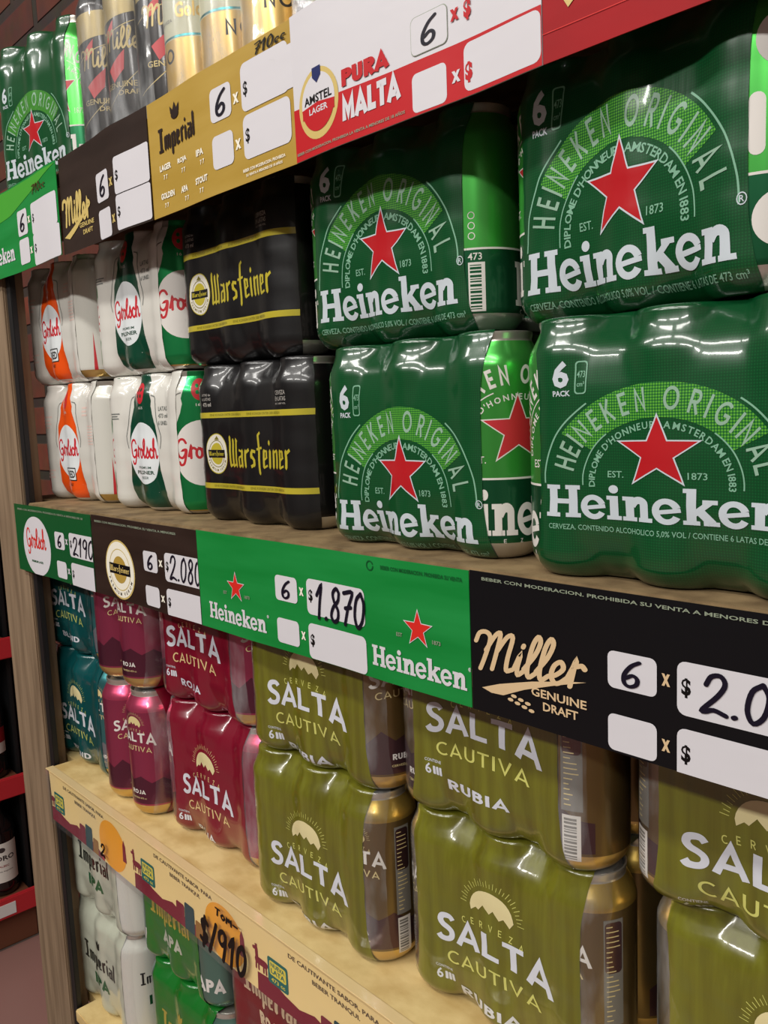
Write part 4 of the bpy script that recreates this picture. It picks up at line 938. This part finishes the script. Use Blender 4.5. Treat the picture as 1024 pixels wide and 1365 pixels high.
sp('dark red six-pack facing the aisle, standing on the pale board', gr, (-.8068, .1000, Z1), 4, -4, 'ROJA', 'wine', 'wine_ink', 'rose', {2: 130, 5: 150, 0: -52}, 18, T0=.066, dx=-4, kx=.85)
sp('dark red six-pack facing the aisle, stacked on top of another', gr, (-.8060, .0980, Z2), 1.5, 9, 'ROJA', 'wine', 'wine_ink', 'rose', {2: 78, 5: 150, 0: -60}, 19, T0=.066, dx=-7, kx=.96)
EW = wrap_mesh('end_film', 'wine', valley_art(0, 'ROJA', 'wine_ink'), rng=20, T0=.066, margin='clear_margin')
for lab, z, dx in (('dark red six-pack turned end-on showing two bare pink cans, on the pale board', Z1, 0), ('dark red six-pack turned end-on showing two bare pink cans, stacked on top', Z2, -.0005)):
    pack('beer_pack', lab, gr, (-.9775+dx, .1130, z), 90, EW, 'rose', {0: -76, 3: -15}, which=(0, 3, 2, 5))
sp('teal six-pack standing on the pale board at the left end', gt, (-1.1462, .0980, Z1), 0, -2, 'BLEND', 'teal', 'teal_ink', 'teal', {2: 5, 5: 150, 0: 0}, 21, T0=.072, margin=None, dx=-4)
sp('teal six-pack stacked on top of another at the left end', gt, (-1.1462, .1000, Z2), 0, 6, 'BLEND', 'teal', 'teal_ink', 'teal', {2: 60, 5: 150, 0: 0}, 22, T0=.070, margin=None, dx=-8)

# ------------------------------------------------------------------ packs on the lowest shelf
IW = imp_art('ipa_black', 'IPA', 'ipa_green', 72)
for lab, loc, rg in (('pale white six-pack with black lettering, lower of its stack', (-1.1293, .0913, SD), 23), ('pale white six-pack with black lettering, upper of its stack', (-1.1178, .0900, SD+H2), 24)):
    pack('beer_pack', lab, 'pale white six-packs', loc, 0, wrap_mesh('pale_film', 'ipa_white', IW, T0=.071, rng=rg, margin='clear_margin'), 'ipa', {2: 104})
AW = imp_art('apa_gold', 'APA', 'ipa_white', 74); AW.put(text('apa_gold', '6', .02), -24*mm, 16*mm, 16*mm, 16*mm, 0, 0, 2)
for lab, loc, rg in (('bright green six-pack with gold lettering, lower of its stack', (-.905, .0979, SD), 25), ('bright green six-pack with gold lettering, upper of its stack', (-.914, .0979, SD+H2), 26)):
    pack('beer_pack', lab, 'bright green six-packs', loc, 0, wrap_mesh('green_film', 'apa_green', AW, T0=.067, rng=rg), 'apa', {2: 26})
RW = imp_art('imp_cream', 'ROJA', 'imp_cream', 74)
for lab, loc, rg in (('deep red six-pack with cream lettering on the lowest shelf, lower one', (-.695, .1, SD), 27), ('deep red six-pack with cream lettering on the lowest shelf, upper one', (-.7024, .1, SD+H2), 28)):
    pack('beer_pack', lab, 'deep red six-packs', loc, 0, wrap_mesh('red_film', 'imp_red', RW, T0=.07, rng=rg), 'ired')

# ------------------------------------------------------------------ other packs on the top shelf
ALL = (0, 1, 2, 3, 4, 5)
pack('beer_pack', 'tall black cans in clear film on the top shelf', None, (-.9030, .100, SA), 1, wrap_mesh('clear_wrap', 'clear_film', None, T0=.082, hs=1.3, rng=30), 'miller', {0: 48, 1: 30, 2: 62}, ALL, 1.3)
pack('beer_pack', 'tall cream and gold cans in clear film on the top shelf', None, (-.6990, .094, SA), 0, wrap_mesh('clear_wrap', 'clear_film', None, T0=.082, hs=1.3, rng=31), 'golden', {0: -30, 1: 42, 2: 35}, ALL, 1.3)
pack('beer_pack', 'pack in crinkled silvery film above the white and red strip', None, (-.4930, .094, SA), 0, wrap_mesh('crinkled_wrap', 'crinkle_film', None, T0=.088, hs=1.3, rng=32), 'golden', {0: 20, 1: 35, 2: 35}, ALL, 1.3)

# ------------------------------------------------------------------ wine rack seen past the post
root = bpy.data.objects.new('wine_rack', None); C.objects.link(root); root.location = (-2.05, -.2, FZ); root.empty_display_size = .05
tag(root, 'black and brown frame of the wine rack beyond the wooden post', 'rack')
X0, X1, Y0, Y1 = -2.20, -1.90, -.75, .20
def rp(name, m, *b, bev=.002):
    o = link(name, simple(name, box(bmesh.new(), *b, bev), m), root); o.location = -Vector(root.location); return o
RZ = (-.95, -.677, -.362, -.05)
for z, w in zip(RZ, ('lowest', 'second lowest', 'third lowest', 'top')):
    sh = bpy.data.objects.new('rack_shelf', None); C.objects.link(sh); sh.location = (-2.05, -.2, z); sh.empty_display_size = .03
    tag(sh, w+' red-edged shelf of the wine rack beyond the wooden post', 'shelf', 'red-edged shelves of the wine rack')
    link('shelf_panel', simple('shelf_panel', box(bmesh.new(), -.148, Y0+.2+.012, -.02, .138, Y1+.2-.012, 0, .002), 'rack_wood'), sh)
    link('shelf_edge', simple('shelf_edge', box(bmesh.new(), .1385, Y0+.2, -.042, .15, Y1+.2, .004, .002), 'rack_red'), sh)
    if w == 'lowest': t = link('price_tag', simple('price_tag', box(bmesh.new(), .15, .305, -.035, .151, .350, -.008), 'tag_white'), sh); t['label'] = 'white price tag'
rp('rack_base', 'rack_wood', X0, Y0, FZ, X1-.02, Y1, -.992); rp('rack_back', 'black_steel', X0-.02, Y0, FZ, X0, Y1, .20)
for y in (Y0, Y1): rp('rack_side', 'black_steel', X0-.02, y-.01, FZ, X1-.03, y, .20)
def bottle_meshes():
    prof = [(.0, .002), (.030, 0), (.036, .004), (.037, .02), (.037, .150), (.034, .168), (.022, .186), (.0150, .200), (.0138, .215), (.0138, .246), (.0155, .247), (.0155, .254), (.0, .254)]
    def lathe(pr, n=28):
        bm = bmesh.new(); rings = [[bm.verts.new((r*math.cos(2*PI*k/n), r*math.sin(2*PI*k/n), z)) for k in range(n)] for r, z in pr if r > 0]
        for a, b in zip(rings, rings[1:]):
            for k in range(n): bm.faces.new((a[k], a[(k+1) % n], b[(k+1) % n], b[k]))
        return bm, rings
    bm, rings = lathe(prof); bm.faces.new(rings[0][::-1]); bm.faces.new(rings[-1]); body = simple('bottle_body', bm, 'glass_dark', True)
    bm, _ = lathe([(.0144, .216), (.0146, .2465), (.0163, .2468), (.0163, .2546), (.001, .2550)]); cap = simple('capsule', bm, 'label_red', True)
    return body, cap
BB, BC = bottle_meshes()
def label_mesh(band):
    Sx = np.linspace(-.040, .040, 17); Zx = np.linspace(.035, .130, 6) if not band else np.linspace(.06, .12, 6)
    Pp = np.array([[(.0374*math.sin(s/.0374), -.0374*math.cos(s/.0374), z) for z in Zx] for s in Sx]); sf = Surf(Sx, Zx, Pp); M = Mesh(); M.grid(Pp, sf.N, lambda i, j: 'wine_label'); q = Art()
    if band: q.rect('label_red', -.04, .085, .04, .12, 1); put_text(q, 'wine_label', 'TINTO', -.02, .095, .02, .108, 2)
    else: put_text(q, 'label_ink', 'TORO', -.028, .088, .028, .100, 1, bold=.03); q.ell('label_ink', 0, .114, .008, .006, 1); put_text(q, 'label_red', 'MALBEC', -.014, .072, .014, .077, 1); put_text(q, 'label_ink', 'Mendoza Argentina', -.022, .060, .022, .064, 1)
    M.art(sf, q); return M.data('bottle_label')
LB = [label_mesh(False), label_mesh(True)]
WHERE = {0: 'bottom', 1: 'second', 2: 'third'}
ORD = ('nearest the post', 'second from the post', 'third from the post', 'fourth from the post', 'fifth from the post')
for s in range(3):
    for k in range(5):
        y = .142-.095*k
        r = bpy.data.objects.new('wine_bottle', None); C.objects.link(r); r.location = (-1.955, y, RZ[s]+.0005); r.rotation_euler = (0, 0, math.radians(90+(-8, 12, 5, -14, 9)[k])); r.scale = (1, 1, .96); r.empty_display_size = .02
        tag(r, 'dark wine bottle with %s, %s shelf of the red rack, %s' % ('red-banded label' if s else 'white label', WHERE[s], ORD[k]), 'bottle', 'wine bottles in the rack')
        link('glass_body', BB, r); link('bottle_label', LB[1 if s else 0], r); link('capsule', BC, r)
